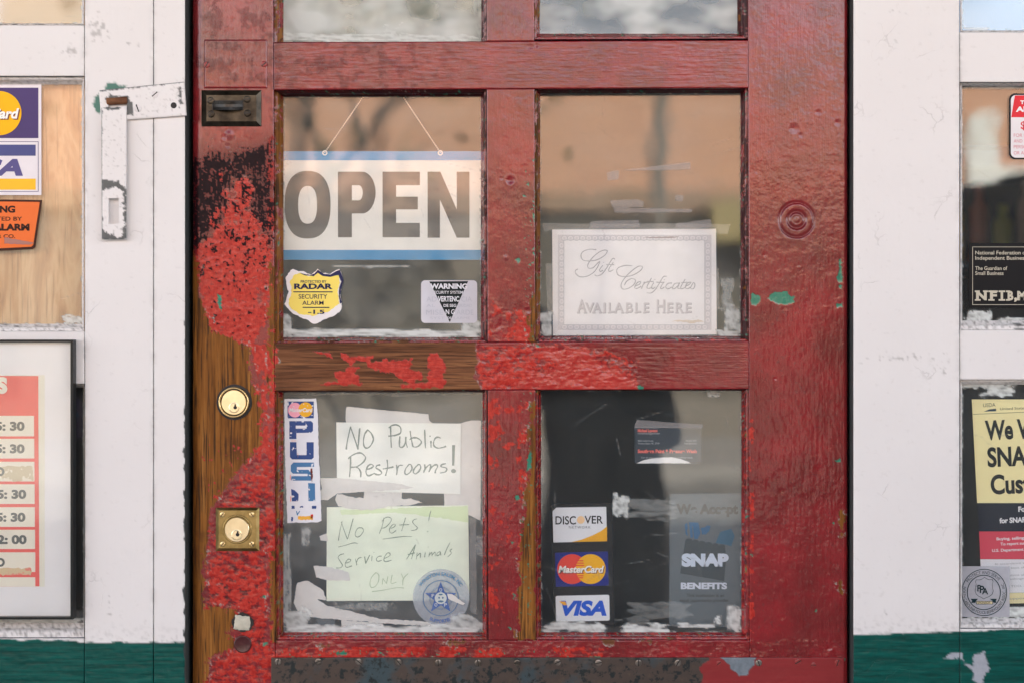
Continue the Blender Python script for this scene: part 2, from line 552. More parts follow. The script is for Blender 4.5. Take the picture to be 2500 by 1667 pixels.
def glass_mat():
    t = NT('window_glass'); n, l = t.n, t.l
    n.remove(t.p)
    v = t.coords(kind='World')
    wav = t.noise(v, 7, 2)
    b = t.bump(wav, 0.10, 0.004)
    tr = n.new('ShaderNodeBsdfTransparent'); tr.inputs[0].default_value = (0.985, 0.99, 0.985, 1)
    gl = n.new('ShaderNodeBsdfGlossy'); gl.inputs['Roughness'].default_value = 0.015
    gl.inputs['Color'].default_value = (1, 1, 1, 1)
    l.new(b, gl.inputs['Normal'])
    lw = n.new('ShaderNodeLayerWeight'); lw.inputs['Blend'].default_value = 0.5
    fr = t.math('MULTIPLY_ADD', t.math('POWER', lw.outputs['Facing'], 5.0), 0.94, 0.052)
    m1 = n.new('ShaderNodeMixShader'); l.new(fr, m1.inputs[0]); l.new(tr.outputs[0], m1.inputs[1]); l.new(gl.outputs[0], m1.inputs[2])
    df = n.new('ShaderNodeBsdfDiffuse')
    sm = t.attr('smear'); scr = t.attr('scratch')
    df.inputs[0].default_value = (0.72, 0.76, 0.74, 1)
    dirt = t.noise(v, 12, 5, 0.6)
    fac = t.math('ADD', t.math('MULTIPLY', dirt, 0.035), 0.006)
    fac = t.math('MAXIMUM', fac, t.attr('film'))
    fac = t.math('MAXIMUM', fac, t.math('MULTIPLY', sm, 0.93))
    fac = t.math('MAXIMUM', fac, t.math('MULTIPLY', scr, 0.26))
    m2 = n.new('ShaderNodeMixShader'); l.new(fac, m2.inputs[0]); l.new(m1.outputs[0], m2.inputs[1]); l.new(df.outputs[0], m2.inputs[2])
    l.new(m2.outputs[0], t.out.inputs[0])
    return t.m

def film_mat(name, col, alpha, rough=0.4):
    """translucent tape or clear sticker film"""
    t = NT(name); n, l = t.n, t.l
    v = t.coords(kind='World')
    ns = t.noise(v, 120, 5)
    t.P(color=col, rough=rough)
    tr = n.new('ShaderNodeBsdfTransparent')
    m = n.new('ShaderNodeMixShader')
    l.new(t.mixf(ns, alpha - 0.08, min(1.0, alpha + 0.08)), m.inputs[0]); l.new(tr.outputs[0], m.inputs[1]); l.new(t.p.outputs[0], m.inputs[2])
    l.new(m.outputs[0], t.out.inputs[0])
    return t.m

def worn(name, base, under, amount, scale=55, rough=0.45):
    """print that has flaked off in places, the under colour showing"""
    t = NT(name); v = t.coords(kind='World')
    n = t.noise(v, scale, 6, 0.65)
    e = t.attr('wear')
    f = t.r2(t.math('ADD', n, t.math('MULTIPLY', e, 0.6)), 0.70 - amount, 0.72 - amount)
    t.P(color=t.mix(f, base, under), rough=rough)
    return t.m

def metal(name, c1, c2, rough, met=1.0, scale=40, bump=0.1):
    t = NT(name); v = t.coords(kind='World')
    n = t.noise(v, scale, 6, 0.6)
    t.P(color=t.mix(t.r2(n, 0.3, 0.7), c1, c2), rough=t.mixf(n, rough - 0.08, rough + 0.12), metal=met, normal=t.bump(n, bump, 0.0006))
    return t.m

def kick_mat():
    t = NT('kick_plate_metal'); v = t.coords(kind='World'); sh = t.coords((10, 30, 130), 'World')
    n1 = t.noise(v, 13, 5, 0.6); n2 = t.noise(v, 75, 6, 0.7); n3 = t.noise(sh, 1, 4)
    c = t.mix(t.r2(n1, 0.50, 0.64), (0.080, 0.062, 0.054, 1), (0.050, 0.080, 0.095, 1))
    c = t.mix(t.r2(n2, 0.52, 0.60), c, (0.020, 0.028, 0.030, 1))
    c = t.mix(t.math('MULTIPLY', t.r2(n2, 0.42, 0.32), 0.30), c, (0.14, 0.105, 0.065, 1))
    red = t.mix(n3, (0.20, 0.013, 0.016, 1), (0.29, 0.020, 0.024, 1))
    bare = t.mix(t.noise(v, 160, 5), (0.11, 0.15, 0.19, 1), (0.30, 0.35, 0.40, 1))
    c = t.mix(t.attr('bare'), c, bare)
    r = t.attr('red')
    c = t.mix(r, c, red)
    t.P(color=c, rough=t.mixf(r, t.mixf(n2, 0.35, 0.6), 0.35), metal=t.mixf(r, 0.55, 0.0), normal=t.bump(t.math('ADD', n2, n3), 0.25, 0.0006))
    return t.m

def plywood_mat():
    t = NT('plywood'); g = t.coords((16, 10, 3.2), 'World'); g2 = t.coords((190, 30, 9), 'World'); v = t.coords(kind='World')
    a = t.noise(g, 1.6, 4, 0.55, 1.4); b = t.noise(g2, 1, 4)
    c = t.ramp(a, [(0.28, (0.36, 0.165, 0.06)), (0.43, (0.56, 0.31, 0.135)), (0.56, (0.70, 0.45, 0.235)), (0.72, (0.48, 0.24, 0.095))])
    c = t.mix(t.math('MULTIPLY', t.r2(b, 0.45, 0.32), 0.55), c, (0.30, 0.14, 0.05, 1))
    c = t.mix(t.math('MULTIPLY', t.r2(t.noise(v, 9, 3), 0.55, 0.75), 0.4), c, (0.75, 0.36, 0.22, 1))
    t.P(color=c, rough=0.55, normal=t.bump(b, 0.15, 0.0006))
    return t.m

def brick_mat(name, c1, c2, mortar):
    t = NT(name)
    v = t.coords(kind='Object')
    # the wall lies in the xz plane: use x, z as the brick plane
    sp = t.n.new('ShaderNodeSeparateXYZ'); cb = t.n.new('ShaderNodeCombineXYZ')
    t.l.new(v, sp.inputs[0]); t.l.new(sp.outputs['X'], cb.inputs['X']); t.l.new(sp.outputs['Z'], cb.inputs['Y'])
    b = t.n.new('ShaderNodeTexBrick'); t.l.new(cb.outputs[0], b.inputs['Vector'])
    b.inputs['Scale'].default_value = 1; b.inputs['Brick Width'].default_value = 0.22; b.inputs['Row Height'].default_value = 0.075
    b.inputs['Mortar Size'].default_value = 0.006
    b.inputs['Color1'].default_value = c1; b.inputs['Color2'].default_value = c2; b.inputs['Mortar'].default_value = mortar
    n = t.noise(v, 1.3, 5)
    t.P(color=t.mix(t.math('MULTIPLY', n, 0.35), b.outputs['Color'], c2), rough=0.85)
    return t.m

M = {}
M['door_v'] = door_paint('door_paint_upright', True)
M['door_h'] = door_paint('door_paint_level', False)
M['wall'] = wall_paint()
M['glass'] = glass_mat()
M['kick'] = kick_mat()
M['plywood'] = plywood_mat()
M['brass'] = metal('polished_brass', (0.62, 0.45, 0.20, 1), (0.80, 0.62, 0.33, 1), 0.26, bump=0.05)
M['brass_dull'] = metal('aged_brass', (0.22, 0.16, 0.06, 1), (0.42, 0.31, 0.13, 1), 0.38, bump=0.1)
M['brass_light'] = metal('brass_face', (0.78, 0.66, 0.42, 1), (0.88, 0.77, 0.52, 1), 0.30, bump=0.04)
M['bronze'] = metal('dark_bronze', (0.012, 0.010, 0.008, 1), (0.075, 0.062, 0.045, 1), 0.30, met=0.8, bump=0.25)
M['iron'] = metal('black_iron', (0.008, 0.008, 0.008, 1), (0.04, 0.035, 0.03, 1), 0.28, met=0.6, bump=0.2)
M['steel'] = metal('dull_steel', (0.16, 0.15, 0.14, 1), (0.40, 0.38, 0.36, 1), 0.4, bump=0.2)
M['rust'] = metal('rusty_pin', (0.10, 0.035, 0.012, 1), (0.28, 0.12, 0.05, 1), 0.7, met=0.2, bump=0.5)
M['hole'] = plain('dark_hole', (0.012, 0.010, 0.010, 1), 0.6)
M['black'] = plain('black_frame', (0.008, 0.011, 0.013, 1), 0.32, spec=0.3)
M['mat_board'] = plain('mount_board', (0.78, 0.76, 0.77, 1), 0.6, mottle=0.04, scale=30)
M['jamb'] = plain('dark_jamb', (0.016, 0.020, 0.016, 1), 0.5, mottle=0.5, scale=40, bump=0.3)
M['jamb_grey'] = plain('grey_jamb', (0.085, 0.115, 0.125, 1), 0.5, mottle=0.35, scale=35, bump=0.3)
M['old_paint'] = plain('chipped_cream_plug', (0.55, 0.52, 0.42, 1), 0.6, mottle=0.25, scale=120, bump=0.5)
M['interior'] = plain('interior_wall', (0.09, 0.17, 0.27, 1), 0.8, mottle=0.2, scale=3)
M['interior_dark'] = plain('interior_board', (0.018, 0.018, 0.020, 1), 0.7, mottle=0.3, scale=20)
M['tape'] = film_mat('masking_tape', (0.80, 0.78, 0.77, 1), 0.90)
M['clear_tape'] = film_mat('clear_tape', (0.60, 0.58, 0.58, 1), 0.16, 0.15)
M['film'] = film_mat('clear_film', (0.62, 0.68, 0.80, 1), 0.36, 0.3)


# ------------------------------------------------------------------ boards with worn paint
def axis_coords(a, b, step, lo, hi, coarse=70):
    """fine steps where the photo looks, coarse ones beyond"""
    pts = [a]
    x = a
    while x < b - 1e-6:
        st = step if lo - step <= x < hi else coarse
        if x < lo - step and x + st > lo - step: st = max(step, lo - step - x)
        x = min(b, x + st)
        pts.append(x)
    if len(pts) > 2 and pts[-1] - pts[-2] < step * 0.3: pts.pop(-2)
    return np.array(pts)

def board(name, parent, x0, x1, y0, y1, d, thick, mat, step, warpf, fieldf, bev=(3, 3, 3, 3), bevd=0.0012, side=None):
    xs = axis_coords(x0, x1, step, -30, 2530); ys = axis_coords(y0, y1, step, -30, 1700)
    def ins(a, v):
        return np.unique(np.concatenate([a, v]))
    bl, br, bt, bb = bev
    xs = ins(xs, [x0 + bl * .3, x0 + bl, x1 - br * .3, x1 - br]); ys = ins(ys, [y0 + bt * .3, y0 + bt, y1 - bb * .3, y1 - bb])
    X, Y = np.meshgrid(xs, ys)
    nx, ny = len(xs), len(ys)
    X = X.ravel(); Y = Y.ravel()
    px, py = warpf(X, Y)
    h, attrs = fieldf(px, py)
    e = np.zeros_like(X)
    bds = bevd if isinstance(bevd, (tuple, list)) else (bevd,) * 4
    for dist, w, bd in ((X - x0, bl, bds[0]), (x1 - X, br, bds[1]), (Y - y0, bt, bds[2]), (y1 - Y, bb, bds[3])):
        t = np.clip(1 - dist / w, 0, 1)
        e = np.maximum(e, bd * (1 - np.sqrt(np.clip(1 - t * t, 0, 1))))
    P = WA(px, py, d)
    P[:, 1] += e - h
    idx = np.arange(nx * ny).reshape(ny, nx)
    F = np.stack([idx[:-1, :-1], idx[1:, :-1], idx[1:, 1:], idx[:-1, 1:]], -1).reshape(-1, 4)
    loop = np.concatenate([idx[0, :], idx[1:, -1], idx[-1, -2::-1], idx[-2:0:-1, 0]])
    nb = len(loop)
    A = P[loop].copy(); B = A.copy(); B[:, 1] = d + thick
    n0 = len(P)
    k = np.arange(nb); k2 = (k + 1) % nb
    FS = np.stack([n0 + k, n0 + k2, n0 + nb + k2, n0 + nb + k], -1)
    V = np.concatenate([P, A, B])
    at = {}
    for kk, a in attrs.items():
        s_ = a[loop].copy()
        if side and kk in side: s_[:] = side[kk]
        at[kk] = np.concatenate([a, s_, s_])
    return mesh_obj(name, V, np.concatenate([F, FS]), mat, parent, at, smooth=True)

def wall_fields(px, py):
    n40 = fbm(px, py, 60, octs=3, seed=11); n9 = fbm(px, py, 12, octs=3, seed=12); n25 = fbm(px, py, 26, 12, 3, seed=13)
    edge = np.where(px < 1250, 1559 + 8 * sstep(120, 240, px) - 3 * sstep(380, 440, px), 1548 - 13 * (px - 2085) / 415)
    edge = edge + np.where(px < 1250, 3.5, 1.6) * n40 + 1.2 * n9
    green = sstep(-1.2, 1.2, py - edge)
    chip = sstep(0, 2.0, px - (452 - 4 * sstep(700, 1300, py)) + 7 * fbm(px, py, 20, 34, 4, seed=14) - 1) * (px < 470) * sstep(560, 900, py)
    bare = np.maximum.reduce([sdpoly(px, py, [(2303, 1606), (2322, 1592), (2349, 1593), (2352, 1612), (2345, 1606), (2318, 1606)]) ,
                              sdpoly(px, py, [(2378, 1596), (2404, 1590), (2408, 1610), (2417, 1632), (2400, 1650), (2398, 1672), (2372, 1660), (2380, 1640), (2355, 1620), (2375, 1624)])])
    bare = sstep(-1.5, 1.5, bare + 3 * n9)
    og = np.maximum.reduce([sdpoly(px, py, [(226, 258), (232, 238), (242, 230), (250, 270), (240, 278), (230, 268)]),
                            sdpoly(px, py, [(254, 216), (262, 205), (280, 202), (290, 210), (312, 210), (300, 222), (256, 222)])])
    og = sstep(-1.5, 1.5, og + 3 * n9)
    # rubbed, grubby places on the white paint
    gp = np.zeros_like(px)
    for (gx, gy, rx, ry, a) in ((240, 70, 34, 40, .5), (172, 125, 24, 16, .6), (195, 505, 14, 60, .45), (268, 565, 70, 14, .4), (205, 470, 30, 40, .3), (2185, 30, 30, 14, .35),
                                (2200, 870, 130, 16, .35), (2290, 900, 60, 26, .3), (330, 1265, 16, 26, .3), (270, 1490, 8, 70, .35), (2160, 1500, 40, 25, .25), (330, 108, 40, 12, .3)):
        gp = np.maximum(gp, a * np.exp(-((px - gx) / rx) ** 2 - ((py - gy) / ry) ** 2))
    grime = sstep(0.55, 0.95, gp * 1.6 + 0.6 * n9) * 0.5 * (1 - green)
    grime = np.maximum(grime, 0.10 * sstep(0.55, 0.95, n25 * 0.9 + 0.25 * n9) * (1 - green))
    for (sx_, w_) in ((206, 5), (375, 4), (2343.5, 5)):
        grime = np.maximum(grime, .42 * np.exp(-np.abs(px - sx_) / w_) * sstep(-.5, .6, n40 + .5 * n9) * (1 - green))
    grime = np.maximum(grime, .28 * sstep(60, 0, edge - py) * sstep(-.1, .8, n9 + .6 * n25) * (1 - green))
    dents = 0
    for (gx, gy, r_) in ((412, 470, 9), (411, 852, 9), (413, 1240, 9), (2150, 120, 7), (2152, 905, 8), (2160, 1380, 7), (300, 1350, 6), (2300, 640, 6), (418, 70, 9), (395, 1640, 9)):
        rr = np.hypot(px - gx, py - gy) / r_
        dents = dents + .00035 * np.exp(-(rr - 1) ** 2 * 10) + .00018 * np.exp(-rr * rr * 3)
    h = -dents + 0.00010 * n40 + 0.00006 * n9 + green * (0.0005 * n25 + 0.00018 * n9 + 0.0003) - 0.0002 * bare - 0.0004 * chip - 0.0002 * og
    return h, dict(green=green, chip=chip, bare=bare, old_green=og, grime=grime)

# ------------------------------------------------------------------ windows: mouldings and panes
def bead(name, parent, O0, O1, G0, G1, d0, d1, mat, fieldf, step=4.0):
    """one moulded strip between opening edge O0-O1 (depth d0) and glass edge G0-G1 (depth d1)"""
    prof = [(0.0, 0.0), (0.03, 0.30), (0.10, 0.36), (0.30, 0.30), (0.48, 0.40), (0.62, 0.62), (0.66, 0.72), (0.82, 0.80), (1.0, 1.0)]
    L = math.hypot(O1[0] - O0[0], O1[1] - O0[1]); n = max(2, int(L / step))
    s_ = np.linspace(0, 1, n + 1)[:, None]
    a = np.array([p[0] for p in prof])[None, :]; b = np.array([p[1] for p in prof])[None, :]
    def seg(i): return (O0[i] + (O1[i] - O0[i]) * s_) * (1 - a) + (G0[i] + (G1[i] - G0[i]) * s_) * a
    px = seg(0).ravel(); py = seg(1).ravel(); dep = (d0 + (d1 - d0) * b + 0 * s_).ravel()
    attrs = fieldf(px, py)
    k = (D0 + dep) / D0
    wob = 0.00035 * fbm(px, py, 22, octs=3, seed=31)
    V = np.stack([(px - CX) * S * k, dep - wob * (dep > d0 + 1e-5) * (dep < d1 - 1e-5), ZC - (py - CY) * S * k], -1)
    m = len(prof)
    idx = np.arange((n + 1) * m).reshape(n + 1, m)
    F = np.stack([idx[:-1, :-1], idx[:-1, 1:], idx[1:, 1:], idx[1:, :-1]], -1).reshape(-1, 4)
    return mesh_obj(name, V, F, mat, parent, attrs, smooth=True)

def pane(name, parent, G, d, fieldf, mat, step=4.0):
    x0, x1, y0, y1 = G
    # the pane runs a little into its rebate
    xs = np.linspace(x0 - 3, x1 + 3, max(3, int((x1 - x0) / step))); ys = np.linspace(y0 - 3, y1 + 3, max(3, int((y1 - y0) / step)))
    X, Y = np.meshgrid(xs, ys); nx, ny = len(xs), len(ys); px, py = X.ravel(), Y.ravel()
    at = fieldf(px, py)
    P = WA(px, py, d); n0 = len(P)
    idx = np.arange(n0).reshape(ny, nx)
    F = np.stack([idx[:-1, :-1], idx[1:, :-1], idx[1:, 1:], idx[:-1, 1:]], -1).reshape(-1, 4)
    c = np.array([P[idx[0, 0]], P[idx[0, -1]], P[idx[-1, -1]], P[idx[-1, 0]]]); cb = c.copy(); cb[:, 1] += PT
    V = np.concatenate([P, c, cb])
    q = n0
    FB = np.array([[q + 4, q + 5, q + 6, q + 7], [q, q + 1, q + 5, q + 4], [q + 1, q + 2, q + 6, q + 5], [q + 2, q + 3, q + 7, q + 6], [q + 3, q, q + 4, q + 7]])
    at = {k: np.concatenate([a, np.zeros(8)]) for k, a in at.items()}
    return mesh_obj(name, V, np.concatenate([F, FB]), mat, parent, at)

def smear_fields(G, spots, seed, nscr=26, film=0.0):
    """white paint and putty left on the glass: spots are (x0, x1, y0, y1, strength, sx, sy)"""
    rr = random.Random(seed)
    segs = []
    for i in range(nscr):
        x = rr.uniform(G[0], G[1]); y = rr.uniform(G[2], G[3]); a = R(rr.choice((-20, -12, 8, 70, 160, 25, 90)) + rr.uniform(-15, 15)); L = rr.uniform(12, 90)
        segs.append((x, y, x + L * math.cos(a), y + L * math.sin(a), rr.uniform(0.25, 0.9)))
    def f(px, py):
        sm = np.zeros_like(px)
        for (x0, x1, y0, y1, st, sx, sy) in spots:
            dx = np.minimum(px - x0, x1 - px); dy = np.minimum(py - y0, y1 - py)
            sd = np.minimum(dx / max(8, min(40, (x1 - x0) * .3)), dy / max(4, min(30, (y1 - y0) * .4)))
            n = fbm(px, py, sx * 1.7, sy * 1.4, 4, seed=seed + int(x0) % 17)
            m2 = fbm(px, py, sx * .8, max(5, sy * .6), 4, seed=seed + 3 + int(y0) % 13)
            sm = np.maximum(sm, st * sstep(-0.10, 0.34, np.clip(sd, -1.2, 0.9) + 0.62 * n - 0.10 + .22 * m2) * np.clip(.88 + .6 * m2, .35, 1))
        # thin line of putty all round
        e = np.minimum(np.minimum(px - G[0], G[1] - px), np.minimum(py - G[2], G[3] - py))
        sm = np.maximum(sm, 0.5 * sstep(0.2, 0.9, (2.4 - e) / 4 + 0.8 * fbm(px, py, 16, octs=3, seed=seed + 5)))
        scr = np.zeros_like(px)
        for (ax, ay, bx, by, st) in segs:
            ex, ey = bx - ax, by - ay
            t = np.clip(((px - ax) * ex + (py - ay) * ey) / (ex * ex + ey * ey), 0, 1)
            dd = np.hypot(px - ax - t * ex, py - ay - t * ey)
            scr = np.maximum(scr, st * np.exp(-(dd / 1.6) ** 2) * 0.8)
        specks = sstep(1.95, 2.1, fbm(px, py, 6, octs=1, seed=seed + 8) * 1.9 + 0.35 * fbm(px, py, 60, octs=2, seed=seed + 2))
        fl = film * (0.62 + 0.38 * np.clip(fbm(px, py, 150, 90, 3, seed=seed + 4) * 2, -1, 1)) if film else np.zeros_like(px)
        return dict(smear=np.clip(np.maximum(sm, specks * 0.7), 0, 1), scratch=scr, film=fl)
    return f

def window(parent, O, G, d0, d1, warpf, mat_h, mat_v, beadf, panef, name='window'):
    """O = opening, G = glass, both (x0, x1, y0, y1) in photo pixels"""
    def c(q):
        return [tuple(float(v) for v in warpf(x, y)) for x, y in rect(*q)]
    o = c(O); g = [tuple(p) for p in rect(*G)]
    w = empty(name, W((G[0] + G[1]) / 2, G[3], d1), parent)
    for i, sd_ in enumerate(('top', 'right', 'bottom', 'left')):
        bead('glazing_bead', w, o[i], o[(i + 1) % 4], g[i], g[(i + 1) % 4], d0, d1, mat_h if i % 2 == 0 else mat_v, lambda px, py, s_=sd_: beadf(px, py, s_))
    pane('pane', w, G, d1, panef, M['glass'])
    return w

# ------------------------------------------------------------------ street, far side, shop shell
asphalt = plain('worn_road', (0.235, 0.225, 0.205, 1), 0.9, mottle=0.25, scale=3)
paving = plain('paving_concrete', (0.34, 0.32, 0.29, 1), 0.85, mottle=0.15, scale=2)
render_w = plain('cream_render', (0.62, 0.56, 0.46, 1), 0.9, mottle=0.1, scale=1)
dark_glass = plain('far_shop_glass', (0.15, 0.135, 0.11, 1), 0.7, spec=0.15, mottle=0.5, scale=1.2)
far_trim = plain('far_trim', (0.22, 0.19, 0.15, 1), 0.7)
far_white = plain('far_white_paint', (0.80, 0.80, 0.74, 1), 0.7)
yellow = plain('far_yellow_awning', (0.36, 0.29, 0.13, 1), 0.8)
bark = plain('bark', (0.10, 0.085, 0.065, 1), 0.9, mottle=0.3, scale=8)
leafm = plain('leaves', (0.07, 0.11, 0.03, 1), 0.7, mottle=0.3, scale=4)
far_brick = brick_mat('far_brick', (0.66, 0.36, 0.21, 1), (0.57, 0.29, 0.17, 1), (0.64, 0.51, 0.40, 1))
own_brick = brick_mat('shop_brick', (0.36, 0.20, 0.14, 1), (0.30, 0.16, 0.11, 1), (0.40, 0.36, 0.32, 1))

tag(box('ground', -150, 150, -160, 60, -0.40, -0.16, asphalt), kind='structure')
tag(box('road', -120, 120, -12.0, -3.0, -0.155, -0.12, asphalt), kind='structure')
tag(box('pavement', -40, 40, -2.85, 0.02, -0.155, 0.0, paving), kind='structure')
tag(box('kerb', -40, 40, -3.0, -2.853, -0.155, 0.003, paving), kind='structure')
tag(box('far_pavement', -40, 40, -16.0, -12.0, -0.155, 0.0, paving), kind='structure')

shop = empty('shop_building', (0, 2.5, 0))
tag(shop, 'brick corner shop building that holds the red door and its white shop front', 'building')
PX = 1.0
box('wall', -7, -PX, 0.02, 0.30, 0, 6.1, own_brick, shop)
box('wall', PX, 7, 0.02, 0.30, 0, 6.1, own_brick, shop)
box('wall', -PX, PX, 0.02, 0.30, 2.55, 6.1, own_brick, shop)
box('side_wall', -7, -6.7, 0.302, 6, 0, 6.1, own_brick, shop)
box('side_wall', 6.7, 7, 0.302, 6, 0, 6.1, own_brick, shop)
box('back_wall', -7, 7, 6.003, 6.3, 0, 6.1, own_brick, shop)
box('roof', -7.1, 7.1, -0.05, 6.4, 6.103, 6.3, far_trim, shop)
box('ceiling', -6.7, 6.7, 0.302, 6.0, 2.90, 2.95, M['interior'], shop)
tag(box('interior_floor', -6.7, 6.7, 0.302, 6.0, 0.0, 0.02, M['interior']), kind='structure')
box('inner_wall', -6.69, 6.69, 3.6, 3.62, 0.021, 2.899, M['interior'], shop)

aw = [(-4.5, .015, 3.15), (4.5, .015, 3.15), (4.5, -1.45, 2.66), (-4.5, -1.45, 2.66)]  # out of view, added to cut the upper sky light on the front
mesh_obj('awning', aw + [(x, y, z - .02) for x, y, z in aw] , [(0, 3, 2, 1), (4, 5, 6, 7), (0, 1, 5, 4), (1, 2, 6, 5), (2, 3, 7, 6), (3, 0, 4, 7)], plain('added_awning_canvas', (0.06, 0.10, 0.085, 1), .8), shop)
far = empty('brick_building', (0, -16, 0))
tag(far, 'low sunlit orange brick shop building across the street, seen only in the window reflections', 'building')
FY = -16.0
box('wall', -14, 14, FY - 6, FY, 3.15, 4.72, far_brick, far)
box('parapet', -14.05, 14.05, FY - 6.05, FY + 0.05, 4.723, 4.85, far_trim, far)
box('shop_glass', -14, 14, FY - 6, FY - 0.06, 0.55, 3.149, dark_glass, far)
box('bulkhead', -14, 14, FY - 0.055, FY, 0, 0.55, far_trim, far)
for x in (-13.6, -9.5, -6.0, -3.6, -0.6, 3.4, 6.2, 9.8, 13.4):
    box('pier', x - 0.22, x + 0.22, FY - 0.052, FY + 0.004, 0.553, 3.148, far_trim, far)
box('cornice', -14, 14, FY + 0.006, FY + 0.05, 2.88, 3.16, plain('far_cornice', (0.34, 0.23, 0.15, 1), 0.8), far)
box('awning', 2.45, 3.1, FY + 0.085, FY + 0.5, 2.5, 3.0, yellow, far)
box('sign_post', 5.78, 6.08, FY + 0.02, FY + 0.12, 3.2, 4.15, far_white, far)
box('sign_beam', 5.80, 6.48, FY + 0.125, FY + 0.2, 3.16, 3.44, far_white, far)
cream = empty('cream_building', (-5, -34, 0))
tag(cream, 'tall cream rendered building standing behind the brick one, only in the reflections', 'building')
box('wall', -13, -0.4, -40, -34, 0, 11.5, render_w, cream)
for k in range(5):
    box('window_panel', -11.6 + 2.3 * k, -10.5 + 2.3 * k, -33.997, -33.9, 6.2, 7.6, dark_glass, cream)

def tree(x, y, h, lab, seed):
    rr = random.Random(seed)
    t = empty('street_tree', (x, y, 0))
    tag(t, lab, 'tree', 'bare street trees across the road')
    mb = MB()
    def limb(p, dirn, L, r, depth):
        pts = [p]; q = Vector(p); dv = Vector(dirn).normalized()
        for i in range(4):
            dv = (dv + Vector((rr.uniform(-.12, .12), rr.uniform(-.12, .12), rr.uniform(-.02, .12)))).normalized()
            q = q + dv * L / 4; pts.append(tuple(q))
        mb.tube(pts, [r * (1 - 0.13 * i) for i in range(5)], 7)
        if depth:
            for k in range(3):
                limb(pts[-1 - (k == 2)], dv + Vector((rr.uniform(-.8, .8), rr.uniform(-.8, .8), rr.uniform(0, .4))), L * .62, r * .48, depth - 1)
    limb((x, y, 0), (rr.uniform(-.08, .08), 0, 1), h * .42, 0.13, 3)
    mb.build('trunk', bark, t)
    lb = MB()
    for k in range(160):
        c = Vector((x + rr.gauss(0, 1.1), y + rr.gauss(0, 1.0), h * .78 + rr.gauss(0, .7)))
        u = Vector((rr.uniform(-1, 1), rr.uniform(-1, 1), rr.uniform(-1, 1))).normalized() * .09; w_ = u.cross(Vector((rr.uniform(-1, 1), 1, rr.uniform(-1, 1)))).normalized() * .06
        lb.add([c - u, c + w_, c + u, c - w_], [(0, 1, 2, 3)])
    tag(lb.build('crown', leafm, t), kind='stuff')
tree(-2.5, -12.6, 6.2, 'bare street tree with a forked trunk, reflected behind the open sign', 3)
tree(-1.3, -13.1, 5.8, 'thinner bare street tree beside the forked one, seen in the reflection', 9)
lamp = empty('lamp_post', (1.62, -13.4, 0))
tag(lamp, 'slim grey sign post across the road, faint in the right hand pane reflection', 'sign post')
MB().tube([(1.62, -13.4, 0), (1.62, -13.4, 4.6)], [0.075, 0.075], 12).build('pole', far_trim, lamp)
MB().lathe(1.62, 4.6, [(0.0001, -13.48), (0.08, -13.46), (0.09, -13.4), (0.08, -13.34), (0.0001, -13.32)], 16).build('cap', far_trim, lamp)

# a dark parked car reflects low in the panes: body, wheels, glass
car = empty('parked_car', (-7.5, -10.6, 0))
tag(car, 'dark parked saloon car on the far side of the street, only in reflections', 'car')
def car_body():
    secs = [(-2.2, .45, .75), (-2.1, .35, .92), (-1.1, .32, 1.0), (-.55, .32, 1.42), (.9, .32, 1.45), (1.5, .32, 1.05), (2.1, .35, .95), (2.25, .45, .75)]
    mb = MB(); v = []; f = []
    for (x, z0, z1) in secs:
        for (yy, zz) in ((-.82, z0), (-.86, (z0 + min(z1, .95)) / 2), (-.80 if z1 < 1.2 else -.62, z1), (.80 if z1 < 1.2 else .62, z1), (.86, (z0 + min(z1, .95)) / 2), (.82, z0)):
            v.append((-7.5 + x, -10.6 + yy, zz - .12))
    n = 6
    for i in range(len(secs) - 1):
        for k in range(n):
            j = (k + 1) % n
            f.append((i * n + k, (i + 1) * n + k, (i + 1) * n + j, i * n + j))
    f.append(tuple(range(n))); f.append(tuple(range(len(v) - 1, len(v) - n - 1, -1)))
    return mb.add(v, f)
car_body().build('body', plain('car_paint', (0.03, 0.035, 0.05, 1), 0.2), car)
for sx in (-1.35, 1.4):
    for sy in (-.86, .66):
        MB().lathe(-7.5 + sx, .2, [(0, -10.6 + sy), (.3, -10.6 + sy), (.32, -10.6 + sy + .1), (.3, -10.6 + sy + .2), (0, -10.6 + sy + .2)], 20).build('wheel', M['black'], car)

van = empty('added_van', (4.0, -4.25, -.12))  # unseen van, added so the right windows reflect something dark
tag(van, 'dark van added at the near kerb to darken the right window reflections', 'van')
vb = MB(); prof = [(1.55, .25), (1.52, 1.2), (1.66, 1.78), (1.95, 1.9), (5.2, 1.9), (5.9, 1.15), (6.7, .95), (6.75, .3)]
vv = [(x, -5.15, z) for x, z in prof] + [(x, -3.35, z) for x, z in prof]; n_ = len(prof)
vb.add(vv, [tuple(range(n_ - 1, -1, -1)), tuple(range(n_, 2 * n_))] + [(i, (i + 1) % n_, n_ + (i + 1) % n_, n_ + i) for i in range(n_)])
vb.build('body', plain('van_paint', (0.012, 0.014, 0.018, 1), 0.5, spec=0.2), van)
for x in (2.4, 5.7):
    for y in (-5.17, -3.53):
        MB().lathe(x, .2, [(0, y), (.31, y), (.33, y + .1), (.31, y + .2), (0, y + .2)], 20).build('wheel', M['black'], van)
for (xa, xb) in ((1.8, 3.1), (3.25, 4.9)):
    vs2 = [(xa, -3.345, 1.15), (xb, -3.345, 1.15), (xb - .1, -3.345, 1.72), (xa + .06, -3.345, 1.72)]
    MB().add(vs2 + [(v[0], -3.349, v[2]) for v in vs2], [(0, 1, 2, 3), (4, 5, 6, 7)]).build('side_window', plain('van_glass', (0.01, 0.012, 0.014, 1), 0.2, spec=0.3), van)

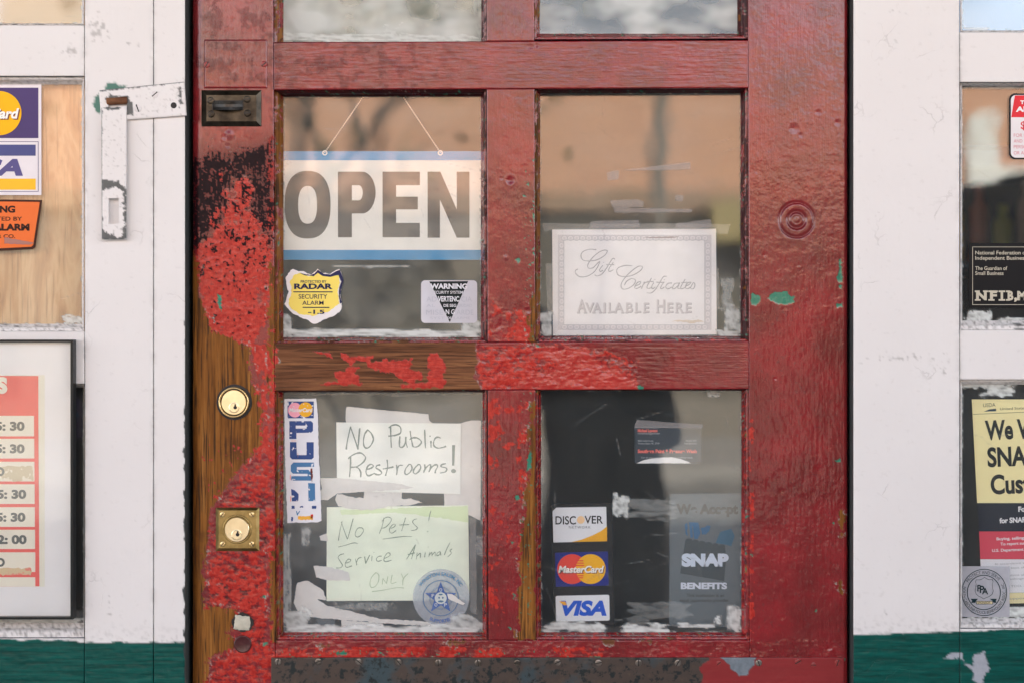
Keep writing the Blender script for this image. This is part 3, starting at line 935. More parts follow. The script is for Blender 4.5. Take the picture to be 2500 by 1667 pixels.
# ------------------------------------------------------------------ the person whose reflection darkens the lower right pane
def person():
    # stooping to look through the camera: head by the lens, body standing to the right of it
    x0, y0 = 0.335, -2.60
    J = [((0, 0, .90), .100, None), ((-.02, .06, 1.02), .125, 0), ((-.05, .14, 1.11), .14, 1), ((-.14, .25, 1.17), .075, 2), ((-.20, .30, 1.20), .052, 3), ((-.25, .33, 1.225), .070, 4), ((-.28, .36, 1.25), .085, 5), ((-.29, .35, 1.31), .070, 6),
         ((-.22, .10, 1.13), .060, 2), ((-.36, .16, .98), .045, 8), ((-.34, .36, 1.08), .037, 9), ((-.33, .46, 1.17), .034, 10),
         ((.10, .16, 1.14), .060, 2), ((.17, .26, .92), .045, 12), ((-.02, .42, 1.02), .037, 13), ((-.20, .48, 1.15), .034, 14),
         ((-.09, 0, .84), .095, 0), ((-.11, .06, .48), .062, 16), ((-.12, -.02, .10), .045, 17), ((-.13, .11, .05), .040, 18),
         ((.09, 0, .84), .095, 0), ((.12, .04, .48), .062, 20), ((.14, -.04, .10), .045, 21), ((.15, .09, .05), .040, 22)]
    me = bpy.data.meshes.new('person')
    me.from_pydata([(p[0], p[1], p[2]) for p, r, q in J], [(q, i) for i, (p, r, q) in enumerate(J) if q is not None], [])
    o = bpy.data.objects.new('person', me)
    o.location = (x0, y0, 0)
    COL.objects.link(o)
    sk = o.modifiers.new('skin', 'SKIN')
    for i, (p, r, q) in enumerate(J):
        sv = me.skin_vertices[0].data[i]; sv.radius = (r * (1.25 if i in (0, 1, 2) else 1), r); sv.use_root = (i == 0)
    ss = o.modifiers.new('smooth', 'SUBSURF'); ss.levels = 2; ss.render_levels = 2
    me.materials.append(plain('navy_clothes', (0.012, 0.015, 0.024, 1), 0.8))
    tag(o, 'person in dark clothes facing the door, a dark reflection in the lower right pane', 'person')
    cm_ = MB(); n_ = 28; rings = ((1.30, .09, .06, -.06, .16), (1.25, .165, .11, -.05, .14), (1.05, .19, .13, -.05, .09), (.98, .182, .12, -.05, .05), (.90, .168, .12, -.05, .02), (.75, .17, .13, -.05, 0), (.55, .195, .15, -.045, 0), (.34, .225, .16, -.04, 0))
    for (z_, rx, ry, ox, oy) in rings:
        for k in range(n_):
            a = 2 * math.pi * k / n_; cm_.v.append((x0 + ox + rx * math.cos(a) * (1 + .03 * math.sin(5 * a)), y0 + oy + ry * math.sin(a), z_))
    for i in range(len(rings) - 1):
        for k in range(n_):
            cm_.f.append((i * n_ + k, (i + 1) * n_ + k, (i + 1) * n_ + (k + 1) % n_, i * n_ + (k + 1) % n_))
    cm_.build('coat', plain('dark_coat', (0.006, 0.010, 0.018, 1), 0.9, spec=0.2), o, smooth=True)
    hair = MB()
    V, F = [], []
    for i in range(7):
        for k in range(14):
            a = math.pi * .5 * i / 6; b = 2 * math.pi * k / 14
            V.append((-.285 + .097 * math.sin(a) * math.cos(b), .335 + .103 * math.sin(a) * math.sin(b), 1.272 + .105 * math.cos(a)))
    for i in range(6):
        for k in range(14):
            j = (k + 1) % 14
            F.append((i * 14 + k, (i + 1) * 14 + k, (i + 1) * 14 + j, i * 14 + j))
    V = [(v[0] + x0, v[1] + y0, v[2]) for v in V]
    hair.add(V, F).build('hair', M['black'], o)
person()

# ------------------------------------------------------------------ white shop front panels either side of the door
YT, YB = -1400, 2985
def wall_bead(dark):
    def f(px, py, side):
        n = fbm(px, py, 10, 4, 3, seed=21); z = np.zeros_like(px)
        amt = dict(top=.05, bottom=dark, left=.0, right=.0)[side]
        return dict(green=z, chip=0.8 * sstep(0.35, 0.75, 1.1 * fbm(px, py, 60 if side in ('top', 'bottom') else 8, 8 if side in ('top', 'bottom') else 60, 4, seed=23) + amt - .25), bare=z, old_green=z, grime=sstep(-.2, .8, n) * (.5 + .4 * (side == 'bottom')))
    return f

left = empty('shop_front_panel', W(0, YB, 0.03))
tag(left, 'white shop front panel with green base left of the red door, hasp on its stile', 'shop front', 'shop front panels beside the door')
wk = dict(d=0.0, thick=0.045, mat=M['wall'], step=4, warpf=flat, fieldf=wall_fields, side=dict(chip=0.97, green=0.0))
board('stile', left, 206.5, 374, YT, YB, **wk)
board('trim_board', left, 375.5, 451, YT, YB, bev=(2, 5, 3, 3), **wk)
board('stile', left, -450, -301, YT, YB, **wk)
for (a, b) in ((YT, -700), (62, 186), (809, 936), (1557, YB)):
    board('rail', left, -300, 205.5, a, b, **wk)
window(left, (-300, 205.5, -700, 62), (-296, 200, -696, 58), 0.0, WG, flat, M['wall'], M['wall'], wall_bead(.40), smear_fields((-296, 200, -696, 58), [(20, 90, 48, 58, .0, 20, 8)], 51, 20))
window(left, (-300, 205.5, 186, 809), (-296, 200, 207, 791), 0.0, WG, flat, M['wall'], M['wall'], wall_bead(.34), smear_fields((-296, 200, 207, 791), [(150, 203, 770, 793, .8, 18, 10)], 52, 6))
window(left, (-300, 205.5, 936, 1557), (-296, 204, 945, 1519), 0.0, WG, flat, M['wall'], M['wall'], wall_bead(.12), smear_fields((-296, 204, 945, 1519), [(-300, 206, 1506, 1522, .8, 40, 8)], 53))

# hasp screwed to the white stile
hasp = empty('hasp', W(300, 400, -0.004), left)
hasp['label'] = 'white painted hasp and strap, chipped, hanging open on the stile'
def plate_fields(bands):
    def f(px, py):
        n = fbm(px, py, 9, octs=4, seed=61); z = np.zeros_like(px)
        c = z.copy()
        for poly, amp in bands: c = np.maximum(c, sstep(-1.2, 1.2, sdpoly(px, py, poly) + amp * n))
        return 0.00008 * n - 0.0002 * c, dict(green=z, chip=c * .9, bare=z, old_green=z, grime=0.4 * sstep(.3, .9, n))
    return f
def quad_board(name, parent, Q, d, thick, fieldf, hole=None, step=3.0, mat=None):
    """plate with corner points Q (tl, tr, br, bl); hole = (u0, u1, v0, v1) cut through"""
    Lx = math.hypot(Q[1][0] - Q[0][0], Q[1][1] - Q[0][1]); Ly = math.hypot(Q[3][0] - Q[0][0], Q[3][1] - Q[0][1])
    u = np.linspace(0, 1, int(Lx / step) + 1); v = np.linspace(0, 1, int(Ly / step) + 1)
    if hole:
        u = np.unique(np.concatenate([u, hole[:2]])); v = np.unique(np.concatenate([v, hole[2:]]))
    U, Vv = np.meshgrid(u, v); nx, ny = len(u), len(v); U = U.ravel(); Vv = Vv.ravel()
    q = np.array(Q, float)
    P2 = (q[0] * ((1 - U) * (1 - Vv))[:, None] + q[1] * (U * (1 - Vv))[:, None] + q[2] * (U * Vv)[:, None] + q[3] * ((1 - U) * Vv)[:, None])
    px, py = P2[:, 0], P2[:, 1]
    h, at = fieldf(px, py)
    eu = np.minimum(U, 1 - U) * Lx; ev = np.minimum(Vv, 1 - Vv) * Ly
    e = np.clip(1 - np.minimum(eu, ev) / 3.0, 0, 1)
    P = WA(px, py, d); P[:, 1] += 0.0009 * (1 - np.sqrt(1 - e * e * .999)) - h
    idx = np.arange(nx * ny).reshape(ny, nx)
    F = np.stack([idx[:-1, :-1], idx[1:, :-1], idx[1:, 1:], idx[:-1, 1:]], -1)
    keep = np.ones((ny - 1, nx - 1), bool)
    loops = [np.concatenate([idx[0, :], idx[1:, -1], idx[-1, -2::-1], idx[-2:0:-1, 0]])]
    if hole:
        i0, i1 = np.searchsorted(u, hole[0]), np.searchsorted(u, hole[1]); j0, j1 = np.searchsorted(v, hole[2]), np.searchsorted(v, hole[3])
        keep[j0:j1, i0:i1] = False
        loops.append(np.concatenate([idx[j0, i0:i1 + 1], idx[j0 + 1:j1 + 1, i1], idx[j1, i1 - 1:i0 - 1 if i0 > 0 else None:-1], idx[j1 - 1:j0:-1, i0]])[::-1])
    F = F[keep].reshape(-1, 4)
    V = [P]; FS = [F]; n0 = len(P); ats = {k: [a] for k, a in at.items()}
    for lp in loops:
        A = P[lp].copy(); B = A.copy(); B[:, 1] = d + thick; nb = len(lp); k = np.arange(nb); k2 = (k + 1) % nb
        FS.append(np.stack([n0 + k, n0 + k2, n0 + nb + k2, n0 + nb + k], -1)); V += [A, B]; n0 += 2 * nb
        for kk in ats: ats[kk] += [at[kk][lp]] * 2
    return mesh_obj(name, np.concatenate(V), np.concatenate(FS), mat or M['wall'], parent, {k: np.concatenate(a) for k, a in ats.items()}, smooth=True)
# strap with the knuckle cut-out, hanging arm with its slot
quad_board('strap', hasp, [(241, 221), (449, 200), (454, 282), (247, 297)], -0.006, 0.0055,
           plate_fields([([(255, 240), (272, 232), (312, 236), (322, 250), (326, 285), (308, 278), (300, 240), (262, 242)], 5), ([(436, 215), (442, 215), (444, 250), (438, 262)], 5), ([(241, 219), (330, 211), (449, 198), (449, 202), (330, 215), (242, 224)], 2)]),
           hole=(0.095, 0.315, 0.28, 0.60))
quad_board('arm', hasp, [(247, 263), (308, 260), (307, 584), (248, 585)], -0.0095, 0.0033,
           plate_fields([([(246, 437), (262, 440), (290, 444), (309, 462), (309, 478), (285, 455), (258, 466), (246, 464)], 5), ([(300, 470), (310, 480), (309, 586), (296, 586), (303, 545)], 6), ([(246, 552), (254, 566), (290, 580), (308, 578), (308, 588), (246, 588)], 5), ([(250, 262), (300, 262), (290, 267), (262, 271)], 3), ([(246, 262), (249, 262), (250, 584), (246, 584)], 2)]),
           hole=(0.29, 0.71, 0.69, 0.885))
MB().tube([W(262, 249, -0.0035), W(312, 246, -0.0035)], 0.0052, 12).build('pin', M['rust'], hasp)
def screw(parent, px, py, d, r, mat, ang=30, name='screw', slot=True):
    mb = MB(); x, y, z = W(px, py, d); rr_ = r * S
    mb.lathe(x, z, [(0, y - 0.0010), (rr_ * .6, y - 0.0010), (rr_ * .92, y - 0.0006), (rr_, y + 0.0005)], 18)
    if slot:
        c, s_ = math.cos(R(ang)), math.sin(R(ang)); L, w_ = rr_ * .95, rr_ * .14
        pts = [(x + L * c - w_ * -s_, y - 0.00115, z + L * s_ - w_ * c), (x + L * c + w_ * -s_, y - 0.00115, z + L * s_ + w_ * c), (x - L * c + w_ * -s_, y - 0.00115, z - L * s_ + w_ * c), (x - L * c - w_ * -s_, y - 0.00115, z - L * s_ - w_ * c)]
        base = len(mb.f); mb.add(pts, [(0, 1, 2, 3)])
        fm = [0] * base + [1]
        return mb.build(name, [mat, M['hole']], parent, fmats=fm)
    return mb.build(name, mat, parent)
whitep = plain('white_screw_paint', (0.70, 0.67, 0.67, 1), 0.4, mottle=0.15, scale=300, bump=0.4)
screw(hasp, 378, 231, -0.006, 9, whitep, 40); screw(hasp, 336, 265, -0.006, 10, whitep, 110)
MB().lathe(*(lambda p: (p[0], p[2]))(W(424, 258, -0.0062)), [(0, -0.0063), (6.5 * S, -0.0063), (7.5 * S, -0.0060)], 16).build('hole', M['hole'], hasp)

right = empty('shop_front_panel', W(2500, YB, 0.03))
tag(right, 'white shop front panel with chipped green base right of the red door', 'shop front', 'shop front panels beside the door')
board('stile', right, 2084, 2343, YT, YB, **wk)
board('stile', right, 2800, 2950, YT, YB, **wk)
for (a, b) in ((YT, -700), (79, 201), (806, 926), (1534, YB)):
    board('rail', right, 2344, 2799, a, b, **wk)
window(right, (2344, 2799, -700, 79), (2349, 2795, -696, 75), 0.0, WG, flat, M['wall'], M['wall'], wall_bead(.3), smear_fields((2349, 2795, -696, 75), [(2345, 2420, 66, 78, .6, 30, 8)], 54))
window(right, (2344, 2799, 201, 806), (2349, 2795, 211, 783), 0.0, WG, flat, M['wall'], M['wall'], wall_bead(.12), smear_fields((2349, 2795, 211, 783), [(2350, 2424, 756, 790, .9, 14, 20), (2424, 2560, 774, 790, .8, 22, 8), (2350, 2540, 208, 220, .5, 40, 6)], 55))
window(right, (2344, 2799, 926, 1534), (2349, 2795, 938, 1508), 0.0, WG, flat, M['wall'], M['wall'], wall_bead(.05), smear_fields((2349, 2795, 938, 1508), [(2344, 2480, 930, 948, .8, 26, 8), (2396, 2480, 942, 968, .9, 30, 12), (2440, 2560, 1478, 1506, .95, 34, 9), (2350, 2470, 1490, 1510, .8, 22, 9)], 56))

frame = empty('door_frame', W(1250, YB, 0.08))
tag(frame, 'dark worn door frame showing as narrow gaps around the red door', 'door frame')
mb = MB(); mb.box(W(380, 0, .046)[0], W(458, 0, .046)[0], .046, .15, 0.0, 2.5); mb.build('jamb', M['jamb'], frame)
mb = MB(); mb.box(W(2078, 0, .046)[0], W(2160, 0, .046)[0], .046, .15, 0.0, 2.5); mb.build('jamb', M['jamb'], frame)
mb = MB(); mb.box(W(440, 0, .09)[0], W(480, 0, .09)[0], .09, .149, 0.0, 2.5); mb.build('stop', M['jamb'], frame)
mb = MB(); mb.box(W(2055, 0, .09)[0], W(2090, 0, .09)[0], .09, .149, 0.0, 2.5); mb.build('stop', M['jamb'], frame)
box('head', W(380, 0, .046)[0], W(2160, 0, .046)[0], .046, .15, 2.503, 2.549, M['jamb'], frame)
box('transom', W(452, 0, 0)[0], W(2083, 0, 0)[0], .010, .045, 2.22, 2.549, M['wall'], frame)

# ------------------------------------------------------------------ the red door
WOOD = [[(440, 600), (470, 610), (484, 650), (490, 720), (500, 760), (520, 806), (560, 822), (612, 850), (616, 900), (618, 950), (640, 962), (648, 1000), (648, 1090), (612, 1115), (575, 1165), (530, 1215), (515, 1260), (506, 1330), (500, 1400), (500, 1478), (575, 1486), (590, 1530), (560, 1545), (582, 1578), (545, 1592), (512, 1605), (502, 1700), (440, 1700)],
        [(658, 640), (674, 640), (674, 955), (664, 950), (655, 880), (652, 760)],
        [(656, 1340), (676, 1340), (678, 1572), (662, 1566)],
        [(1304, 985), (1291, 1015), (1292, 1130), (1284, 1230), (1271, 1330), (1267, 1440), (1265, 1562), (1312, 1562), (1312, 985)],
        [(1292, 735), (1310, 700), (1310, 838), (1291, 832)],
        [(772, 1571), (808, 1573), (800, 1578), (776, 1576)], [(1090, 1564), (1150, 1566), (1120, 1570)], [(1478, 1564), (1500, 1564), (1490, 1568)], [(1570, 1563), (1620, 1565), (1600, 1568)],
        [(1248, 1537), (1259, 1536), (1255, 1550)],
        [(2047, 1410), (2052, 1420), (2053, 1446), (2048, 1440)], [(2050, 1250), (2056, 1240), (2057, 1320), (2053, 1318)]]
RAILWOOD = [(650, 832), (1164, 834), (1158, 848), (1166, 880), (1156, 920), (1172, 945), (1170, 962), (650, 962)]
ISLES = [[(764, 859), (805, 859), (812, 873), (800, 873), (790, 864)],
         [(845, 861), (852, 869), (912, 868), (905, 884), (870, 880), (858, 890), (846, 880), (828, 870), (832, 862)],
         [(848, 895), (876, 897), (864, 912), (876, 916), (878, 935), (890, 937), (880, 944), (860, 936), (845, 940), (780, 940), (800, 932), (826, 932), (815, 908), (842, 905)],
         [(895, 885), (930, 882), (945, 870), (950, 880), (1005, 876), (1008, 890), (995, 900), (1030, 908), (1033, 925), (1015, 926), (1012, 940), (985, 932), (960, 912), (925, 905), (898, 895)],
         [(1042, 866), (1068, 862), (1082, 880), (1093, 900), (1080, 915), (1092, 932), (1080, 945), (985, 948), (977, 938), (1042, 932), (1046, 905)]]
RED_A = [(556, 412), (600, 425), (616, 440), (628, 520), (668, 610), (670, 690), (657, 780), (642, 836), (605, 838), (560, 838), (505, 850), (492, 800), (486, 720), (478, 640), (482, 590), (520, 545), (548, 500), (545, 450)]
RED_DRIP = [(604, 832), (668, 836), (664, 915), (652, 945), (641, 905), (622, 900), (612, 870)]
RED_B = [(600, 1128), (640, 1118), (670, 1110), (672, 1345), (656, 1360), (658, 1560), (690, 1605), (640, 1700), (500, 1700), (512, 1610), (545, 1590), (585, 1575), (580, 1490), (502, 1478), (505, 1400), (510, 1330), (520, 1260), (535, 1215), (575, 1170)]
RED_C = [(1156, 850), (1172, 838), (1200, 838), (1304, 838), (1420, 840), (1500, 850), (1560, 880), (1570, 952), (1300, 954), (1172, 954), (1160, 900)]
RED_D = [(1188, 690), (1215, 745), (1290, 745), (1306, 720), (1306, 840), (1188, 840)]
SOOT = [(440, 380), (560, 372), (668, 340), (672, 640), (640, 660), (560, 640), (500, 640), (470, 620), (440, 600)]
DEEP = [(1315, 846), (1430, 850), (1450, 875), (1510, 900), (1560, 930), (1560, 954), (1290, 954), (1255, 940), (1320, 905), (1370, 890), (1330, 868)]
GREEN = [[(1875, 728), (1885, 716), (1900, 713), (1921, 712), (1927, 722), (1940, 725), (1938, 738), (1922, 745), (1900, 743), (1884, 735)],
         [(1833, 720), (1838, 713), (1846, 720), (1857, 722), (1856, 736), (1846, 746), (1833, 745)],
         [(2048, 630), (2053, 630), (2057, 690), (2048, 690), (2043, 680), (2049, 660)], [(2041, 743), (2055, 741), (2056, 750), (2042, 751)], [(2049, 696), (2056, 698), (2056, 706), (2049, 704)],
         [(2040, 1124), (2050, 1120), (2052, 1127), (2042, 1128)], [(2030, 1276), (2037, 1272), (2036, 1280)], [(1990, 1485), (1996, 1485), (1996, 1492), (1990, 1492)],
         [(1258, 634), (1266, 628), (1272, 636), (1264, 641)], [(1294, 1100), (1298, 1098), (1297, 1140), (1285, 1150), (1288, 1125)], [(1255, 1212), (1265, 1206), (1270, 1216), (1262, 1222)],
         [(530, 718), (541, 724), (540, 760), (532, 745)], [(640, 1455), (646, 1452), (645, 1459)], [(641, 1568), (655, 1566), (655, 1573), (643, 1574)], [(1310, 842), (1330, 846), (1312, 847)],
         [(1555, 940), (1572, 944), (1566, 951), (1556, 948)], [(820, 1591), (850, 1592), (846, 1597), (822, 1596)], [(922, 1590), (936, 1591), (930, 1596)], [(1440, 1601), (1466, 1601), (1460, 1606)], [(1832, 1352), (1838, 1350), (1838, 1358)], [(1246, 1320), (1258, 1322), (1250, 1326)], [(1253, 1448), (1262, 1452), (1254, 1460)],
         [(1242, 1530), (1250, 1532), (1247, 1540)], [(1300, 520), (1305, 520), (1304, 545)], [(2060, 1605), (2066, 1606), (2062, 1612)]]
PITS = [(1246, 441, 11, .0022), (1224, 436, 5, .0006), (560, 330, 12, -.0016), (548, 335, 8, .0010), (556, 357, 7, .0009), (2000, 1146, 14, .0009), (1908, 1197, 8, .0010), (1893, 923, 5, .0012), (1908, 1505, 9, .0010), (1938, 314, 13, .0013),
        (1955, 330, 6, .0008), (1998, 275, 8, .0009), (1868, 622, 7, .0008), (1950, 655, 6, -.0006), (1985, 1200, 7, .0008), (1955, 1205, 8, -.0006), (1912, 1420, 9, -.0006), (1234, 630, 8, -.0008), (673, 146, 6, .0008), (1310, 110, 7, .0012), (1295, 114, 9, .0009),
        (545, 1570, 2, .0), (2045, 300, 9, .0010), (1250, 1338, 9, -.0008), (585, 800, 8, -.0010), (575, 815, 9, .0010), (530, 640, 9, .0012), (600, 668, 8, -.0010), (1180, 225, 4, .001), (535, 1420, 9, .0012), (560, 1400, 8, .001)]

def pm(N, p):
    return sstep(-0.13, 0.13, N + 4.0 * (p - 0.5)) * (p > 0.03)

def door_fields(px, py, vert=True):
    n30 = fbm(px, py, 38, octs=3, seed=1) / .36
    n12 = fbm(px, py, 15, octs=3, seed=2) / .36
    n5 = fbm(px, py, 6.5, octs=2, seed=3) / .36
    nv = fbm(px, py, 7, 46, 3, seed=4) / .36
    nh = fbm(px, py, 46, 6, 3, seed=5) / .36
    ng = nv if vert else nh
    z = np.zeros_like(px)
    # bare wood
    fw = np.maximum.reduce([sdpoly(px, py, p) for p in WOOD]) + 3.4 * n30 + 2.0 * n12 + 2.2 * nv + 1.8 * n5
    fr = sdpoly(px, py, RAILWOOD) + 1.6 * n12 + 1.0 * n5
    isl = np.maximum.reduce([sdpoly(px, py, p) for p in ISLES]) + 1.5 * n12 + 0.9 * n5 + .6 * nh
    wood_l = sstep(-1.3, 1.3, fw)
    wood = np.maximum(wood_l, sstep(-1.3, 1.3, fr)) * (1 - sstep(-1, 1, isl))
    sc = sstep(-1, 1, isl)
    # red undercoat
    n60 = fbm(px, py, 85, 70, 4, seed=6) / .36
    N = .55 * n60 + .72 * n30 + .36 * n12 + .22 * n5
    sa = sdpoly(px, py, RED_A) + 14 * n30 * sstep(640, 480, py)
    NB = .30 * n30 + .62 * fbm(px, py, 26, 9, 3, seed=8) / .36 + .45 * n12 + .38 * n5
    p = sstep(-26, 24, sa) * (.60 + .40 * sstep(500, 660, py))
    p = np.maximum(p, sstep(-6, 10, sdpoly(px, py, RED_DRIP)) * .80)
    pB = sstep(-8, 16, sdpoly(px, py, RED_B)) * (.46 + .22 * sstep(1340, 1420, py) - .14 * sstep(1570, 1640, py))
    pB = np.maximum(pB, sstep(-6, 14, sdpoly(px, py, RED_C)) * (.58 - .25 * sstep(1400, 1560, px) + .16 * sstep(880, 930, py)))
    p = np.maximum(p, sstep(-6, 14, sdpoly(px, py, RED_D)) * .55)
    band = lambda a, b, w: sstep(a - w, a + w, px) * (1 - sstep(b - w, b + w, px))
    yb = lambda a, b, w: sstep(a - w, a + w, py) * (1 - sstep(b - w, b + w, py))
    p = np.maximum(p, band(640, 676, 5) * yb(950, 1345, 30) * .40)
    p = np.maximum(p, band(1190, 1206, 4) * yb(960, 1560, 20) * .38)
    p = np.maximum(p, band(1262, 1292, 8) * yb(960, 1560, 20) * .42)
    p = np.maximum(p, band(1206, 1262, 8) * yb(960, 1560, 20) * .20)
    p = np.maximum(p, yb(1578, 1606, 4) * band(672, 1500, 30) * .46)
    p = np.maximum(p, band(1826, 1842, 4) * yb(1010, 1570, 30) * .42)
    p = np.maximum(p, band(474, 668, 14) * yb(410, 650, 50) * .34)
    p = np.maximum(p, band(650, 672, 4) * yb(330, 640, 30) * .60)
    red = np.maximum(pm(N, p), pm(NB, pB))
    red = np.maximum(red, sc)
    # scattered red flakes lying on the bare wood of the lock stile
    flake = pm(.7 * n12 + .5 * n30 + .5 * nv, band(628, 674, 8) * yb(840, 1345, 40) * .36 + .34 * np.exp(-(np.minimum(fw, 60) / 13) ** 2) * (px < 680) + band(500, 640, 20) * yb(1090, 1190, 30) * .12)
    wood = wood * (1 - flake); red = np.maximum(red, flake)
    deep = sstep(-4, 6, sdpoly(px, py, DEEP) + 3 * n12)
    red = red * (1 - .75 * deep)
    deep = np.maximum(deep * (px > 1180), np.maximum(pm(n30 * .8 + n12 * .6, band(650, 700, 6) * yb(1180, 1560, 30) * .35), z))
    # blackened old paint
    ss = sdpoly(px, py, SOOT)
    lo = sstep(520, 620, py)
    Ns = (.55 * nv + .3 * n12) * (1 - lo) + (.75 * n12 + .25 * nv) * lo + .4 * n30
    ps = sstep(-25, 30, ss) * (.68 - .34 * sstep(-10, 18, sa)) * (1 - .35 * sstep(580, 680, py))
    ps = np.maximum(ps, sstep(0, 12, sa) * (.33 - .17 * sstep(580, 760, py)))
    soot_shade = pm(Ns * .8 + n5 * .45, ps)
    soot_shade = np.maximum(soot_shade, .55 * sstep(-50, 40, ss) * sstep(640, 470, py) * (1 - sstep(-6, 8, sa)))
    soot_shade = np.maximum(soot_shade, .34 * sstep(-.2, 1.2, n30 + .5 * n12) * sstep(1330, 900, px) * sstep(430, 250, py))
    ps2 = np.maximum(sstep(-6, 12, sdpoly(px, py, RED_B)) * .24, sstep(-6, 12, sdpoly(px, py, RED_C)) * .12)
    soot_shade = np.maximum(soot_shade, pm(NB * -.6 + n5 * .7, ps2) * .65)
    stain = np.exp(-((px - 572) / 60) ** 2 - ((py - 960) / 75) ** 2) + 1.6 * np.exp(-((px - 466) / 20) ** 2) * sstep(560, 640, py) + .8 * np.exp(-((px - 590) / 30) ** 2 - ((py - 860) / 90) ** 2)  # lock grime, plus the left edge's shadow painted in as darkening
    wsoot_shade = pm(.7 * nv + .4 * n30, np.clip(.12 + .32 * stain + .22 * np.exp(-(np.minimum(fw, 90) / 16) ** 2) * (px < 680), 0, .6)) * wood * .75
    # pale primer along the lifted paint edge
    rim = np.exp(-((fw + 2.4) / 2.0) ** 2) * sstep(-.4, .5, n30) * (1 - sc) + np.exp(-((fr + 1.6) / 1.3) ** 2) * .55 * (px > 1120)
    rim = np.clip(rim * sstep(-.3, .9, n12), 0, 1) * (1 - .6 * (py < 700) * (px < 700))
    gr = np.maximum.reduce([sdpoly(px, py, q, 40) for q in GREEN]) + .9 * n5 + .5 * n12
    green = sstep(-.9, .9, gr)
    gsp = pm(.8 * n5 + .5 * n12, np.maximum(band(1278, 1306, 5) * yb(400, 840, 40), np.maximum(yb(1584, 1604, 5) * band(690, 1400, 30), band(1270, 1298, 6) * yb(960, 1500, 20))) * .11)
    green = np.maximum(green, gsp)
    # relief
    paint = 1 - np.maximum(wood, 0)
    lump = np.maximum.reduce([sstep(-10, 20, sa) * .55, sstep(-8, 14, sdpoly(px, py, RED_B)), sstep(-6, 14, sdpoly(px, py, RED_C)), sstep(-6, 14, sdpoly(px, py, RED_D)) * .6, yb(1562, 1606, 4) * .9])
    leather = .35 + .65 * sstep(1150, 1250, px) + .35 * sstep(1820, 1850, px)
    h = paint * (.00032 + leather * (.000020 * n5 + .000020 * n12) + (.000035 if vert else .00007) * ng + lump * (.00014 * n12 + .00030 * n30 + .00005 * n5 + .00012 * fbm(px, py, 26, 9, 3, seed=8) / .36))
    h += .00006 * n30 - .00013 * red * (1 - sc) - .00016 * soot_shade * paint - .00028 * green + .00014 * rim
    h += wood * (.00009 * ng)
    for (cx, cy, r, dp) in PITS:
        rr2 = ((px - cx) ** 2 + (py - cy) ** 2) / (r * r)
        h -= np.where(rr2 < 6, .6 * dp * (np.exp(-rr2 * 2.2) - .15 * np.exp(-(np.sqrt(rr2) - 1.15) ** 2 * 14)), 0)
    # plugged old lock bore in the right stile
    rb = np.hypot(px - 1945, py - 537)
    h -= .0016 * np.exp(-((rb - 42) / 2.6) ** 2) + .0020 * np.exp(-((rb - 20) / 3.6) ** 2) + .0004 * np.exp(-((rb - 9) / 2.0) ** 2)
    h += .0006 * (rb < 40) * (rb > 24)
    return h, dict(wood=wood, red=red, deep_red=deep, soot_shade=np.maximum(soot_shade * (1 - wood), wsoot_shade), rim=rim, green=green)

fv = lambda px, py: door_fields(px, py, True)
fh = lambda px, py: door_fields(px, py, False)

door = empty('door', W(1250, 2980, DD))
tag(door, 'weathered red wooden door with six panes, peeling paint and two brass locks', 'door', kind='thing')
DT = 0.042
DTOP, DBOT = -560, 2940
dk = dict(d=DD, thick=DT, warpf=warp)
board('stile', door, 467, 667.2, DTOP, DBOT, mat=M['door_v'], step=2.2, fieldf=fv, bev=(30, 2.5, 4, 4), bevd=(.010, .0010, .001, .001), **dk)
board('stile', door, 1826.6, 2072, DTOP, DBOT, mat=M['door_v'], step=2.2, fieldf=fv, bev=(2.5, 12, 4, 4), bevd=(.0010, .008, .001, .001), **dk)
for (a, b) in ((DTOP, -440), (104, 220), (838, 953), (1562, DBOT)):
    board('rail', door, 668, 1826, a, b, mat=M['door_h'], step=2.2, fieldf=fh, bev=(2, 2, 3, 3), bevd=.0010, **dk)
for (a, b) in ((-439.3, 103.3), (220.7, 837.3), (953.7, 1561.3)):
    board('mullion', door, 1188, 1304, a, b, mat=M['door_v'], step=2.2, fieldf=fv, bev=(3, 3, 1.5, 1.5), bevd=.0010, **dk)

def door_bead(st):
    def f(px, py, side):
        n = fbm(px, py, 16, octs=3, seed=41) / .36; m = fbm(px, py, 7, octs=2, seed=42) / .36; s_ = fbm(px, py, 9 if side in ('left', 'right') else 60, 60 if side in ('left', 'right') else 6, 3, seed=43) / .36
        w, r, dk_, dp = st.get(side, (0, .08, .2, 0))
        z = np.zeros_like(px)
        return dict(wood=pm(.6 * s_ + .6 * n, z + w), red=pm(.8 * n + .4 * m, z + r), deep_red=pm(.7 * n + .5 * s_, z + dp), soot_shade=pm(.7 * s_ + .5 * m, z + dk_) * .85, rim=z + .5 * pm(m, z + .06), green=pm(.8 * m + .5 * n, z + .05))  # top beads: shadow under the opening painted near-black; other sides old dark paint
    return f
WINS = []
def dwin(O, G, st, spots, seed, nscr=26, film=0.0):
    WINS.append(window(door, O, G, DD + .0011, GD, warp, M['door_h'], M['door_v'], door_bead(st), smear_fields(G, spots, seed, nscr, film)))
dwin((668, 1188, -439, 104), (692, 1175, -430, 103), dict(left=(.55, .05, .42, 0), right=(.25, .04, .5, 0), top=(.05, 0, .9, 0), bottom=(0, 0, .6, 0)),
     [(690, 1176, 80, 106, .9, 60, 9), (930, 985, 56, 100, .8, 24, 14), (1155, 1180, -40, 90, .55, 12, 60), (688, 706, -40, 100, .5, 10, 60)], 71, 26, .72)
